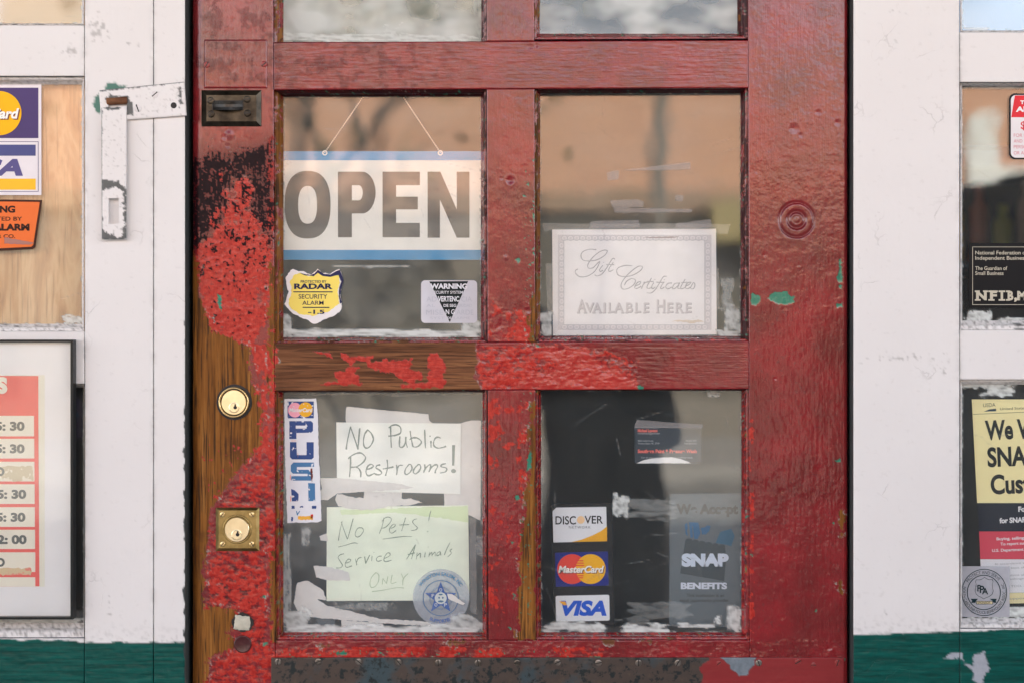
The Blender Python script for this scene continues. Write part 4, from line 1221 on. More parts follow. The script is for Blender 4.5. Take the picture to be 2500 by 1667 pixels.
dwin((1304, 1826, -439, 100), (1318, 1800, -430, 83), dict(left=(.35, .05, .4, 0), right=(.05, .02, .7, 0), top=(.05, 0, .9, 0), bottom=(0, .12, .25, 0)),
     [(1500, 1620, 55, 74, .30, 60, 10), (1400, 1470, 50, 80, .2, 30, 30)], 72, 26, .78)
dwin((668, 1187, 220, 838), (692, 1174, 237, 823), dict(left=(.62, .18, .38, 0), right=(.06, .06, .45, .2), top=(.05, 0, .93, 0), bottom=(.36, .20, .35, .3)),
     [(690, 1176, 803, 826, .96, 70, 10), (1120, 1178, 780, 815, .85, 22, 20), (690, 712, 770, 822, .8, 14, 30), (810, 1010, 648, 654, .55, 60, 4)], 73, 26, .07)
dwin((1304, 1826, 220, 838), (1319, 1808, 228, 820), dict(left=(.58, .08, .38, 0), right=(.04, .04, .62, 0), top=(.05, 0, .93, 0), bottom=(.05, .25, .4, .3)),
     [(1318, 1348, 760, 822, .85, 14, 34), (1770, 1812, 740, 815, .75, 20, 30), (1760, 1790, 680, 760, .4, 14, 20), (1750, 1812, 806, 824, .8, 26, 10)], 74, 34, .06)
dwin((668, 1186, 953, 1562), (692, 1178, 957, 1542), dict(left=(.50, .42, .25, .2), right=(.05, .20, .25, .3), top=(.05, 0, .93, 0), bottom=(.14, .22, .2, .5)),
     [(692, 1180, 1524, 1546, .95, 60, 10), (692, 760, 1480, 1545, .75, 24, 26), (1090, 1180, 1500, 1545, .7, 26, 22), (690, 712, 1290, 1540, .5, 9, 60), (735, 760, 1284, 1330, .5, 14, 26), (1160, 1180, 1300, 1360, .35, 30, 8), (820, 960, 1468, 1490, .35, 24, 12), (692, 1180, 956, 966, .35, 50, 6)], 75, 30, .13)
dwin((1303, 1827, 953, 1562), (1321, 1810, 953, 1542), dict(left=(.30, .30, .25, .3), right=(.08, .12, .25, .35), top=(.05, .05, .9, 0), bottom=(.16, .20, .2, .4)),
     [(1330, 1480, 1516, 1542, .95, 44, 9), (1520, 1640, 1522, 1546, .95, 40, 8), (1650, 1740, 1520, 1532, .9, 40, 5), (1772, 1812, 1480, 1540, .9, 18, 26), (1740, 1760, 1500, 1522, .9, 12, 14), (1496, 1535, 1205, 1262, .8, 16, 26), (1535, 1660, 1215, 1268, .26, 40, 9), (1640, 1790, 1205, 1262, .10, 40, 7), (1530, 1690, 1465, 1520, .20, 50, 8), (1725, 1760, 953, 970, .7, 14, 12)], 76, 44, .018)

# kick plate of bare and painted sheet metal
def kick_fields(px, py):
    n = fbm(px, py, 12, octs=3, seed=81) / .36; m = fbm(px, py, 60, octs=3, seed=82) / .36
    red = sdpoly(px, py, [(1738, 1600), (1707, 1629), (1716, 1647), (1713, 1667), (1708, 1760), (1760, 2980), (2075, 2980), (2075, 1598)])
    tr = sdpoly(px, py, [(1756, 1602), (1848, 1602), (1841, 1620), (1824, 1646), (1805, 1649), (1786, 1630), (1768, 1612)])
    bl = sdpoly(px, py, [(660, 1600), (2075, 1600), (2075, 1612), (660, 1612)])
    r = sstep(-1, 1, red + 1.4 * n) * (1 - sstep(-1, 1, tr + 1.2 * n))
    return .00006 * n + .00012 * m + .0002 * r, dict(red=r, bare=sstep(-1, 1, tr + 1.2 * n) + 0 * bl)
kick = board('kick_plate', door, 662, 2061, 1604.5, 2930, DD - .0030, .0028, M['kick'], 3, lambda x, y: (np.asarray(x, float), np.asarray(y, float) + 0), kick_fields, bev=(2, 3, 2, 2), bevd=.0008)
kscrew = metal('kick_screw', (0.10, 0.09, 0.08, 1), (0.32, 0.30, 0.28, 1), 0.35, bump=0.2)
kred = plain('painted_screw', (0.27, 0.03, 0.03, 1), 0.3, mottle=0.2, scale=300, bump=0.4)
for i, (x, y, a) in enumerate(((679, 1614, 80), (777, 1614, 20), (876, 1614, 140), (973, 1615, 130), (1070, 1616, 95), (1167, 1617, 100), (1263, 1617, 5), (1361, 1616, 25), (1461, 1617, 10), (1559, 1617, 90), (1655, 1617, 60), (1755, 1618, 40), (1852, 1617, 110), (1948, 1615, 30), (1986, 1622, 0), (2045, 1617, 70))):
    screw(kick, x, y, DD - .0032, 8.5 if i not in (11, 14) else 6.5, kred if i in (11, 13, 14, 15) else kscrew, a)

# painted cover plate and dark latch keeper near the top of the lock stile
fcover = lambda px, py: (lambda h, a: (h, a))(*door_fields(px, py, True))
cov = board('cover_plate', door, 498, 652, 97, 216, DD - .0024, .0022, M['door_v'], 2.2, lambda x, y: (np.asarray(x, float), np.asarray(y, float)), fcover, bev=(4, 4, 4, 4), bevd=.0018)
cov['label'] = 'cover plate painted over in the same dark red'
screw(cov, 505, 159, DD - .0030, 8, kred, 60); screw(cov, 645, 157, DD - .0030, 8, kred, 40)
lat = empty('latch_keeper', W(565, 264, DD), door)
lat['label'] = 'dark bronze keeper with four screws and a bowed bar'
def chamfer_plate(x0, x1, y0, y1, d, t, c):
    mb = MB()
    f_ = [W(x, y, d - t) for x, y in rect(x0 + c, x1 - c, y0 + c, y1 - c)]; b_ = [W(x, y, d - t * .25) for x, y in rect(x0, x1, y0, y1)]; e_ = [W(x, y, d + .0005) for x, y in rect(x0, x1, y0, y1)]
    f = [(3, 2, 1, 0)]
    for i in range(4):
        j = (i + 1) % 4
        f += [(i, j, 4 + j, 4 + i), (4 + i, 4 + j, 8 + j, 8 + i)]
    return mb.add(f_ + b_ + e_, f)
chamfer_plate(492, 638, 221, 309, DD, .0075, 12).build('plate', M['bronze'], lat)
for (x, y, a) in ((514, 246, 30), (603, 243, 10), (515, 279, 60), (604, 277, 0)):
    screw(lat, x, y, DD - .0080, 9, M['bronze'], a)
pts = []
for i in range(13):
    t = i / 12; x = 520 + 72 * t
    pts.append(W(x, 258.5, DD - .0080 - .010 * math.sin(math.pi * t)))
bw = MB(); V = []
for p in pts:
    for dz in (.0062, .0020, -.0020, -.0062): V.append((p[0], p[1] - (.0008 if abs(dz) > .004 else 0), p[2] + dz))
F = []
for i in range(12):
    for k in range(3): F.append((i * 4 + k, i * 4 + k + 1, (i + 1) * 4 + k + 1, (i + 1) * 4 + k))
bw.add(V, F); bw.add([(v[0], v[1] + .0028, v[2]) for v in V], [f[::-1] for f in F])
n_ = len(V)
for e in (0, 3):
    for i in range(12):
        a_, b_ = i * 4 + e, (i + 1) * 4 + e
        bw.f.append((a_, b_, b_ + n_, a_ + n_) if e == 0 else (b_, a_, a_ + n_, b_ + n_))
bw.build('bar', M['iron'], lat)
MB().pxbox(518, 594, 246, 270, DD - .0079, DD - .0072).build('slot', M['hole'], lat)

# upper lock: bare cylinder; lower lock: cylinder on a square plate
def keyhole(mb, px, py, d, r):
    return mb.sheet(ell(px, py - r * .1, r * .42, r * .42, 14), d, .0001).sheet([(px - r * .13, py - r * .9), (px + r * .17, py - r * .9), (px + r * .22, py - .1 * r), (px - r * .22, py - .1 * r)], d - .00003, .0001)
def cylinder(parent, px, py, d, r_out, r_face, name, ring):
    c = empty(name, W(px, py, d), parent)
    x, y, z = W(px, py, d)
    if ring:
        MB().lathe(x, z, [(r_out * 1.16 * S, y + .001), (r_out * 1.15 * S, y - .0012), (r_out * S, y - .0016), (r_out * .98 * S, y + .002)], 48).build('surround', M['hole'], c)
        MB().lathe(x, z, [(r_out * S, y + .001), (r_out * .99 * S, y - .0050), (r_out * .95 * S, y - .0062), (r_out * .89 * S, y - .0058), (r_out * .86 * S, y - .0030)], 56).build('collar', M['brass'], c, smooth=True)
        MB().lathe(x, z, [(r_out * .865 * S, y - .0028), (r_face * S, y - .0026)], 56).build('groove', M['hole'], c)
    MB().lathe(x, z, [(r_face * S, y + .002), (r_face * S, y - .0042), (r_face * .965 * S, y - .0048), (0.0001, y - .0050)], 56).build('face', M['brass_light'], c)
    kx, ky = px + 1, py + r_face * .43
    X, Y, Z = W(kx, ky, d)
    MB().lathe(X, Z, [(r_face * .42 * S, y - .0049), (r_face * .42 * S, y - .0053), (r_face * .37 * S, y - .0056), (r_face * .35 * S, y - .0052), (.0001, y - .0052)], 36).build('plug', M['brass_light'], c)
    mb = MB()
    keyhole(mb, kx + 1, ky + 1, d - .0056, r_face * .34).build('keyhole', M['hole'], c)
cylinder(door, 572, 981, DD, 38, 30.5, 'lock_cylinder', True)
low = empty('lock', W(580, 1292, DD), door)
low['label'] = 'square brass lock plate with four screws'
pl = chamfer_plate(527, 633, 1238, 1344, DD, .0045, 7).build('plate', M['brass_dull'], low)
for (x, y, a) in ((543, 1255, 50), (615, 1255, 130), (544, 1327, 50), (615, 1327, 130)):
    screw(low, x, y, DD - .0048, 6.5, M['brass'], a)
x, y, z = W(579, 1291, DD - .0046)
MB().lathe(x, z, [(36 * S, y - .0000), (35 * S, y - .0012), (31 * S, y - .0009), (30 * S, y + .001)], 48).build('collar', M['brass_dull'], low, smooth=True)
MB().lathe(x, z, [(30 * S, y + .001), (30 * S, y - .0026), (29 * S, y - .0032), (.0001, y - .0033)], 56).build('face', M['brass_light'], low)
X, Y, Z = W(579, 1304, DD - .0046)
MB().lathe(X, Z, [(13 * S, y - .0032), (13 * S, y - .0038), (11.6 * S, y - .0041), (11 * S, y - .0036), (.0001, y - .0036)], 36).build('plug', M['brass_light'], low)
keyhole(MB(), 580, 1305, DD - .0046 - .0040, 11).build('keyhole', M['hole'], low)
# stuffed old spindle hole and the sunk hole below it
sheet('hole', ragged(ell(592, 1519, 27, 23), 4, 4, 5), DD - .0016, M['hole'], door, .0004)
plug = MB(); prof = ragged(rot(rrect(572, 611, 1502, 1537, 6), 592, 1519, 8), 3, 4, 6)
o_ = [W(x, y, DD - .0017) for x, y in prof]; c_ = [W(591 + (x - 591) * .6, 1519 + (y - 1519) * .6, DD - .0042) for x, y in prof]; n_ = len(o_)
plug.add(o_ + c_ + [W(590, 1517, DD - .0036)], [(i, (i + 1) % n_, n_ + (i + 1) % n_, n_ + i)[::-1] for i in range(n_)] + [(n_ + i, n_ + (i + 1) % n_, 2 * n_)[::-1] for i in range(n_)])
plug.build('hole_filler', M['old_paint'], door, smooth=True)
xx, yy, zz = W(593, 1571, DD)
MB().lathe(xx, zz, [(22 * S, yy - .0008), (21 * S, yy - .0022), (18 * S, yy - .0020), (15.5 * S, yy - .0014), (.0001, yy - .0013)], 28).build('sunk_hole', plain('dark_red_hole', (0.06, 0.010, 0.012, 1), 0.3, mottle=.3, scale=200, bump=.5), door, smooth=True)

# ------------------------------------------------------------------ signs, stickers, papers and tape
IN = GD + PT + .0022          # just behind the door panes
OUTD = GD - .0006             # stuck on the outside of the door panes
WIN_ = WG + PT + .0022        # just behind the shop window panes
def top(name, poly, d, mat, label, cat, group=None, **kw):
    return tag(sheet(name, poly, d, mat, None, **kw), label, cat, group)
L1 = .0003
WHITE = ink(238, 234, 234); BLACK = ink(18, 20, 24)

# OPEN sign hanging inside on a bead chain
osn = empty('open_sign', W(933, 635, IN + .004))
tag(osn, 'white sign with blue bands and large dark capitals on a chain inside the door', 'sign')
od = IN + .004
sheet('board', rect(680, 1186, 370, 635), od, ink(240, 236, 230), osn, .0015)
sheet('stripe', rect(680, 1186, 370, 392), od - L1, ink(58, 150, 205), osn)
sheet('stripe', rect(680, 1186, 611, 635), od - L1, ink(40, 140, 195), osn)
let = ink(92, 86, 84)
def supel(cx, cy, rx, ry, e=2.45, n=56):
    o = []
    for i in range(n):
        t = 2 * math.pi * i / n; c, s_ = math.cos(t), math.sin(t)
        o.append((cx + rx * math.copysign(abs(c) ** (2 / e), c), cy + ry * math.copysign(abs(s_) ** (2 / e), s_)))
    return o
MB().ring(supel(751, 500.5, 56, 82.5), supel(751, 501, 23, 46), od - L1).build('letter', let, osn)
pb = [(859, 420), (884, 420)] + [(884 + 33 * math.cos(R(a)) * (1 if True else 0), 471 + 51 * math.sin(R(a))) for a in range(-84, 91, 8)] + [(859, 522)]
pi_ = [(859, 453), (876, 453)] + [(876 + 9.5 * math.cos(R(a)), 471.5 + 18.5 * math.sin(R(a))) for a in range(-84, 91, 8)] + [(859, 490)]
m_ = MB().sheet(rect(825, 859, 420, 580), od - L1)
a_ = [W(x, y, od - L1) for x, y in pb]; b_ = [W(x, y, od - L1) for x, y in pi_]; n_ = len(a_)
m_.add(a_ + b_, [(i, n_ + i, n_ + i + 1, i + 1) for i in range(n_ - 1)])
m_.build('letter', let, osn)
MB().sheet([(934, 420), (1025, 420), (1025, 453), (967, 453), (967, 481), (1020, 481), (1020, 512), (967, 512), (967, 545), (1025, 545), (1025, 580), (934, 580)], od - L1).build('letter', let, osn)
MB().sheet([(1044, 420), (1075, 420), (1115, 512), (1115, 420), (1146, 420), (1146, 581), (1115, 581), (1074, 488), (1074, 581), (1044, 581)], od - L1).build('letter', let, osn)
for (a, b) in (((793, 373), (886, 238)), ((1075, 373), (986, 240))):
    ch = MB(); n = 34
    for i in range(n):
        t = i / (n - 1); p = W(a[0] + (b[0] - a[0]) * t, a[1] + (b[1] - a[1]) * t, od - .0012)
        ch.lathe(p[0], p[2], [(.0001, p[1] - .0011), (.0008, p[1] - .0008), (.0011, p[1]), (.0008, p[1] + .0008), (.0001, p[1] + .0011)], 8)
    tag(ch.build('bead_chain', ink(240, 238, 235), osn), kind='stuff')
    MB().ring(ell(a[0], a[1] + 1, 6.5), ell(a[0], a[1] + 1, 3.4), od - .0008).build('eyelet', ink(245, 243, 240), osn)

# yellow shield sticker
shield = [(724, 661), (742, 664), (757, 671), (767, 668), (775, 657), (790, 667), (806, 669), (820, 661), (829, 657), (834, 670), (838, 686), (833, 700), (831, 712), (831, 724), (834, 740), (834, 756), (822, 768), (806, 775), (786, 783), (774, 790), (765, 792), (752, 782), (736, 776), (714, 766), (700, 752), (695, 742), (699, 728), (704, 712), (700, 698), (697, 680), (704, 668), (714, 657)]
sh = top('shield_sticker', ragged(shield, 2.0, 4, 3), OUTD, WHITE, 'torn yellow shield sticker of an alarm firm, its edges worn white, low in the pane', 'sticker')
inner = [(720, 668), (738, 668), (757, 676), (768, 673), (776, 664), (790, 672), (806, 674), (822, 668), (827, 668), (830, 686), (826, 700), (825, 716), (828, 730), (829, 742), (816, 752), (800, 762), (780, 766), (766, 772), (748, 768), (730, 766), (712, 756), (704, 742), (708, 722), (712, 706), (707, 690)]
sheet('field', ragged(inner, 3.0, 4, 8), OUTD - .0003, worn('worn_yellow', lin(246, 222, 100), lin(250, 245, 225), 0.02), sh)
sheet('edge_band', ragged([(730, 667), (757, 672), (768, 669), (776, 659), (790, 669), (806, 671), (820, 663), (830, 660), (839, 686), (833, 704), (830, 722), (835, 740), (830, 742), (827, 724), (828, 702), (833, 688), (826, 672), (806, 677), (788, 675), (776, 667), (766, 675), (745, 673)], .8, 4, 2), OUTD - .0006, ink(38, 42, 84), sh)
nv_ = ink(34, 40, 76)
text('lettering', 'PROTECTED BY', 734, 797, 685, 691, OUTD - .0009, nv_, sh, bold=.015)
text('lettering', 'RADAR', 718, 812, 684 + 2 + 5, 707, OUTD - .0009, nv_, sh, bold=.04) if False else text('lettering', 'RADAR', 718, 812, 693, 706.5, OUTD - .0009, nv_, sh, bold=.045)
text('lettering', 'SECURITY', 729, 799, 719, 730, OUTD - .0009, nv_, sh, bold=.005)
text('lettering', 'ALARM', 738, 790, 735, 745, OUTD - .0009, nv_, sh, bold=.005)
MB().sheet(rect(716, 812, 712, 714.5), OUTD - .0009, .0001).sheet(rect(739, 804, 750, 752.5), OUTD - .0009, .0001).build('rule', nv_, sh)
text('lettering', '-1.5', 752, 792, 757, 767, OUTD - .0009, nv_, sh, bold=.03)

# white warning sticker
ws = top('warning_sticker', rrect(1028, 1165, 685, 789, 10), OUTD, ink(206, 206, 214), 'pale rounded warning sticker with a dark V of white capitals', 'sticker')
sheet('triangle', [(1048, 688), (1143, 687), (1098, 787)], OUTD - .0003, ink(22, 34, 36), ws)
gy = ink(226, 226, 232)
for (s_, a, b, y0, y1, bo) in (('WARNING', 1050, 1141, 693, 706, .04), ('ECURITY SYSTEM', 1060, 1130, 711, 718, .01), ('VERTENC', 1069, 1121, 724, 737, .03), ('DE SEG', 1083, 1114, 743, 750, .02), ('N G', 1088, 1110, 756, 768, .02), ('DE', 1092, 1102, 774, 780, .02)):
    text('lettering', s_, a, b, y0, y1, OUTD - .0006, gy, ws, bold=bo)
fnt = ink(190, 192, 202)
for (s_, a, b, y0, y1) in (('AD', 1041, 1066, 725, 737), ('CIA', 1126, 1152, 725, 737), ('AL', 1041, 1062, 743, 750), ('URIDAD', 1118, 1152, 743, 750), ('MISE', 1040, 1082, 757, 769), ('ARDE', 1114, 1156, 757, 769), ('SYST', 1050, 1086, 774, 780), ('LARME', 1108, 1148, 774, 780)):
    text('faint_lettering', s_, a, b, y0, y1, OUTD - .0006, fnt, ws)

# gift certificate card
gc = top('gift_certificate_card', [(1348, 561), (1748, 559), (1750, 817), (1350, 819)], IN, ink(238, 234, 236), 'white card with grey scalloped border and embossed script about gift certificates', 'sign', thick=.0006)
bd = ink(214, 208, 212); bd2 = ink(196, 194, 200); bd3 = ink(228, 222, 225)
MB().ring(rect(1362, 1737, 574, 806), rect(1377, 1720, 587, 793), IN - L1).build('border', bd, gc)
MB().ring(rect(1376, 1721, 586, 794), rect(1377.4, 1719.6, 587.4, 792.6), IN - 2.4 * L1).build('border_line', bd2, gc)
for k, (mt, rr_, dz) in enumerate(((bd2, 7.6, 1.5), (bd3, 6.4, 1.8), (bd, 3.0, 2.1))):
    sc_ = MB()
    for i in range(24):
        x = 1378 + 14.9 * i
        for yy in (582, 799): sc_.sheet(ell(x, yy, rr_, rr_ * .9, 12), IN - dz * L1, .00002)
    for i in range(13):
        y = 600 + 15.2 * i
        for xx in (1371, 1728): sc_.sheet(ell(xx, y, rr_ * .9, rr_, 12), IN - dz * L1, .00002)
    tag(sc_.build('scallop', mt, gc), kind='stuff')
ZG = lambda p: (1340 + p[0] * .1828, 550 + p[1] * .1828)
GIFT = [[(630, 330), (540, 325), (450, 360), (428, 420), (460, 470), (540, 480), (640, 465), (740, 410), (780, 350), (740, 335), (660, 370), (570, 450), (520, 530), (530, 575), (590, 570), (650, 510), (680, 490), (650, 560), (600, 630), (520, 680), (420, 692), (360, 650), (355, 610), (385, 590)],
        [(720, 540), (675, 600), (690, 620), (720, 605)], [(728, 498), (734, 503)], [(880, 455), (850, 450), (810, 510), (760, 590), (700, 660), (640, 680), (615, 665)], [(770, 530), (870, 530)], [(860, 500), (800, 590), (810, 620), (860, 600)],
        [(1110, 545), (1020, 540), (930, 570), (905, 620), (930, 670), (1010, 690), (1120, 670), (1220, 610), (1250, 560), (1200, 550), (1110, 610), (1020, 700), (965, 790), (980, 850), (1050, 850), (1130, 800), (1155, 740), (1110, 715), (1040, 750), (1010, 800)],
        [(1150, 815), (1210, 790), (1225, 755), (1180, 770), (1145, 830), (1170, 850), (1230, 820)], [(1275, 760), (1235, 850)], [(1250, 815), (1285, 770), (1320, 762)], [(1370, 710), (1310, 820), (1330, 850), (1380, 830)], [(1320, 755), (1395, 755)],
        [(1400, 770), (1370, 830), (1385, 850), (1420, 830)], [(1413, 726), (1419, 730)], [(1570, 685), (1530, 690), (1480, 770), (1430, 850), (1370, 905), (1310, 905)], [(1440, 765), (1540, 765)], [(1530, 770), (1490, 840), (1510, 850), (1540, 830)], [(1538, 728), (1544, 732)],
        [(1640, 775), (1590, 780), (1560, 830), (1590, 852), (1640, 830)], [(1740, 775), (1680, 785), (1650, 840), (1680, 850), (1730, 800), (1745, 770), (1720, 840), (1750, 848)], [(1820, 725), (1760, 830), (1780, 850), (1830, 830)], [(1770, 770), (1845, 765)],
        [(1830, 815), (1880, 790), (1895, 765), (1850, 775), (1820, 830), (1850, 852), (1890, 830)], [(1890, 840), (1930, 770), (1950, 800), (1930, 850), (1890, 850)]]
strokes(MB(), GIFT, IN - 1.2 * L1, 2.3, ZG).build('script', ink(150, 152, 156), gc)
strokes(MB(), GIFT, IN - 2.2 * L1, 1.1, lambda p: (ZG(p)[0] - .5, ZG(p)[1] - .5)).build('script_highlight', ink(206, 202, 205), gc)
for dx, dy, dz, mt in ((.9, .9, 1.2, ink(135, 138, 143)), (0, 0, 2.2, ink(208, 201, 205))):
    mb = MB()
    cap = [('A', 380, 500, 995), ('V', 484, 606, 1036), ('A', 585, 702, 1036), ('I', 730, 758, 1036), ('L', 800, 872, 1036), ('A', 872, 998, 1036), ('B', 1030, 1122, 1036), ('L', 1156, 1228, 1036), ('E', 1268, 1338, 1036), ('H', 1440, 1550, 995), ('E', 1582, 1660, 1036), ('R', 1696, 1800, 1036), ('E', 1828, 1904, 1036)]
    for (c, a, b, t) in cap:
        q0, q1 = ZG((a, t)), ZG((b, 1170))
        add_text(mb, c, q0[0] + dx, q1[0] + dx, q0[1] + dy, q1[1] + dy, IN - dz * L1, bold=.02)
        for f_ in ((a - 8, a + 34) if c in 'AHR' else (a - 12, a + 26), (b - 34, b + 6) if c in 'AHR' else None):
            if f_ and c not in 'V':
                u0, u1 = ZG((f_[0], 1164)), ZG((f_[1], 1176))
                mb.sheet(rect(u0[0] + dx, u1[0] + dx, u0[1] + dy, u1[1] + dy), IN - dz * L1 - .00003, .00002)
    mb.build('capitals', mt, gc)
sheet('crease', [(1566, 580), (1640, 578), (1660, 579), (1640, 582), (1590, 582)], IN - 2.6 * L1, ink(172, 160, 160), gc)
sheet('stain', ragged([(1638, 784), (1665, 781), (1690, 783), (1705, 780), (1720, 787), (1690, 789), (1660, 786)], 2, 4, 4), IN - 2.6 * L1, ink(222, 206, 190), gc)

# long tape over the card, and other scraps of clear tape in that pane
def tape(poly, d, label, m='tape', amp=1.0, seed=1, group='scraps of tape on the door panes'):
    return tag(sheet('tape_strip', ragged(poly, amp, 5, seed), d, M[m], None, .0001), label, 'tape', group)
tape([(1323, 545), (1440, 548), (1600, 546), (1784, 548), (1776, 572), (1752, 571), (1745, 560), (1345, 562), (1328, 567)], IN + .0008, 'long clear tape along the top edge of the scripted card', 'clear_tape', .8, 11)
tape([(1332, 644), (1349, 644), (1350, 760), (1336, 762)], IN + .0008, 'narrow tape on the left edge of the scripted card', 'clear_tape', 1, 12)
tape([(1746, 655), (1755, 655), (1757, 755), (1748, 756)], IN + .0008, 'narrow tape on the right edge of the scripted card', 'clear_tape', 1, 13)
tape([(1441, 543), (1462, 540), (1560, 538), (1562, 556), (1442, 560)], OUTD, 'bubbled clear tape just above the scripted card', 'clear_tape', 1, 14)
tape([(1650, 546), (1735, 536), (1738, 556), (1652, 560)], OUTD, 'clear tape over the top right corner of the scripted card', 'clear_tape', 1, 15)
tape([(1489, 490), (1560, 488), (1572, 494), (1570, 507), (1496, 508)], OUTD, 'dull clear tape scrap in the middle of the upper right pane', 'clear_tape', 1.4, 16)
tape([(1498, 508), (1690, 511), (1688, 519), (1500, 520)], OUTD - .0003, 'thin tape line under the dull scrap, upper right pane', 'clear_tape', .8, 17)
tape([(1648, 477), (1668, 478), (1666, 492), (1649, 490)], OUTD, 'small square clear tape scrap, upper right pane', 'clear_tape', 1, 18)
tape([(1520, 416), (1685, 396), (1686, 414), (1640, 416), (1545, 417)], OUTD, 'slanted thin clear tape high in the upper right pane', 'clear_tape', .6, 19)
tape([(1482, 421), (1511, 417), (1510, 438), (1484, 441)], OUTD, 'tiny clear tape square left of the slanted tape', 'clear_tape', .6, 20)

# worn network sticker down the left edge of the lower left pane
pst = top('network_sticker', ragged([(694, 973), (772, 972), (776, 1010), (778, 1100), (782, 1180), (785, 1270), (775, 1274), (702, 1275), (698, 1180), (695, 1080)], 1.2, 5, 7), OUTD, ink(228, 230, 236), 'tall narrow worn sticker with stacked blue letters beside the handwritten papers', 'sticker')
blu = worn('worn_blue', lin(24, 66, 132), lin(225, 228, 235), 0.09, 110); blt = worn('worn_light_blue', lin(58, 118, 168), lin(225, 228, 235), 0.06, 90)
pd = OUTD - .0003
sheet('panel', rect(702, 766, 979, 1020), pd, blu, pst)
sheet('disc', ell(720, 1000, 17, 18), pd - L1, ink(245, 172, 190), pst)
sheet('disc', ell(746, 999, 17.5, 18), pd - 1.3 * L1, ink(238, 178, 48), pst)
text('lettering', 'MasterCard', 706, 763, 995, 1005, pd - 2 * L1, ink(235, 232, 232), pst, bold=.03, shear=.2)
XR = lambda x: 690 + x * .2104; YR = lambda y: 960 + y * .2104
def block(poly, mt, name='letter'):
    return sheet(name, [(XR(x), YR(y)) for x, y in poly], pd, mt, pst)
block([(78, 318), (330, 318), (352, 340), (352, 430), (330, 452), (160, 455), (160, 525), (78, 525)], blu)
sheet('counter', [(XR(x), YR(y)) for x, y in rect(152, 278, 370, 405)], pd - L1, ink(228, 230, 236), pst)
block([(85, 562), (160, 562), (165, 712), (278, 712), (278, 562), (360, 562), (360, 740), (335, 762), (110, 762), (85, 735)], blu)
block([(95, 830), (125, 798), (365, 798), (365, 848), (165, 850), (165, 882), (300, 882), (335, 930), (330, 1008), (100, 1008), (98, 956), (290, 956), (290, 928), (120, 928), (95, 900)], blt)
block([(296, 1036), (375, 1040), (378, 1245), (300, 1245)], blt)
block([(98, 1105), (140, 1120), (185, 1165), (185, 1248), (108, 1248)], blu)
for (a, b, c_, e, mt) in ((105, 140, 1300, 1335, blu), (200, 240, 1305, 1320, blu), (340, 390, 1300, 1335, blu), (100, 120, 1430, 1480, blu)):
    block(ragged(rect(a, b, c_, e), 6, 8, 3), mt, 'flake')
text('lettering', 'V', XR(155), XR(205), YR(1360), YR(1412), pd, ink(50, 120, 170), pst, bold=.03, shear=.2)
block(ragged(rect(180, 350, 1420, 1462), 10, 10, 5), worn('worn_orange', lin(240, 178, 60), lin(225, 228, 235), .06, 80), 'flake')
block(ragged(rect(325, 352, 1400, 1445), 4, 8, 6), ink(225, 70, 60), 'flake')
block(ragged([(325, 860), (345, 870), (350, 960), (340, 1030), (320, 940)], 6, 8, 2), ink(120, 60, 60), 'tear')
for (x, y, w_, h_) in ((165, 545, 6, 5), (175, 690, 5, 50), (95, 545, 60, 5), (85, 940, 8, 60), (90, 1190, 8, 60)):
    block(rect(x, x + w_, y, y + h_), ink(240, 150, 130), 'red_line')

rw = random.Random(5); fl = MB()
for i in range(46):
    x, y = rw.uniform(705, 768), rw.uniform(982, 1255); q = rw.uniform(1.2, 3.6)
    fl.sheet(ragged(rot(ell(x, y, q, q * rw.uniform(.35, .8), 7), x, y, rw.uniform(-60, 60)), .8, 3, i), pd - .0004 - .000003 * i, .00002)
tag(fl.build('scuff', ink(226, 228, 234), pst), kind='stuff')

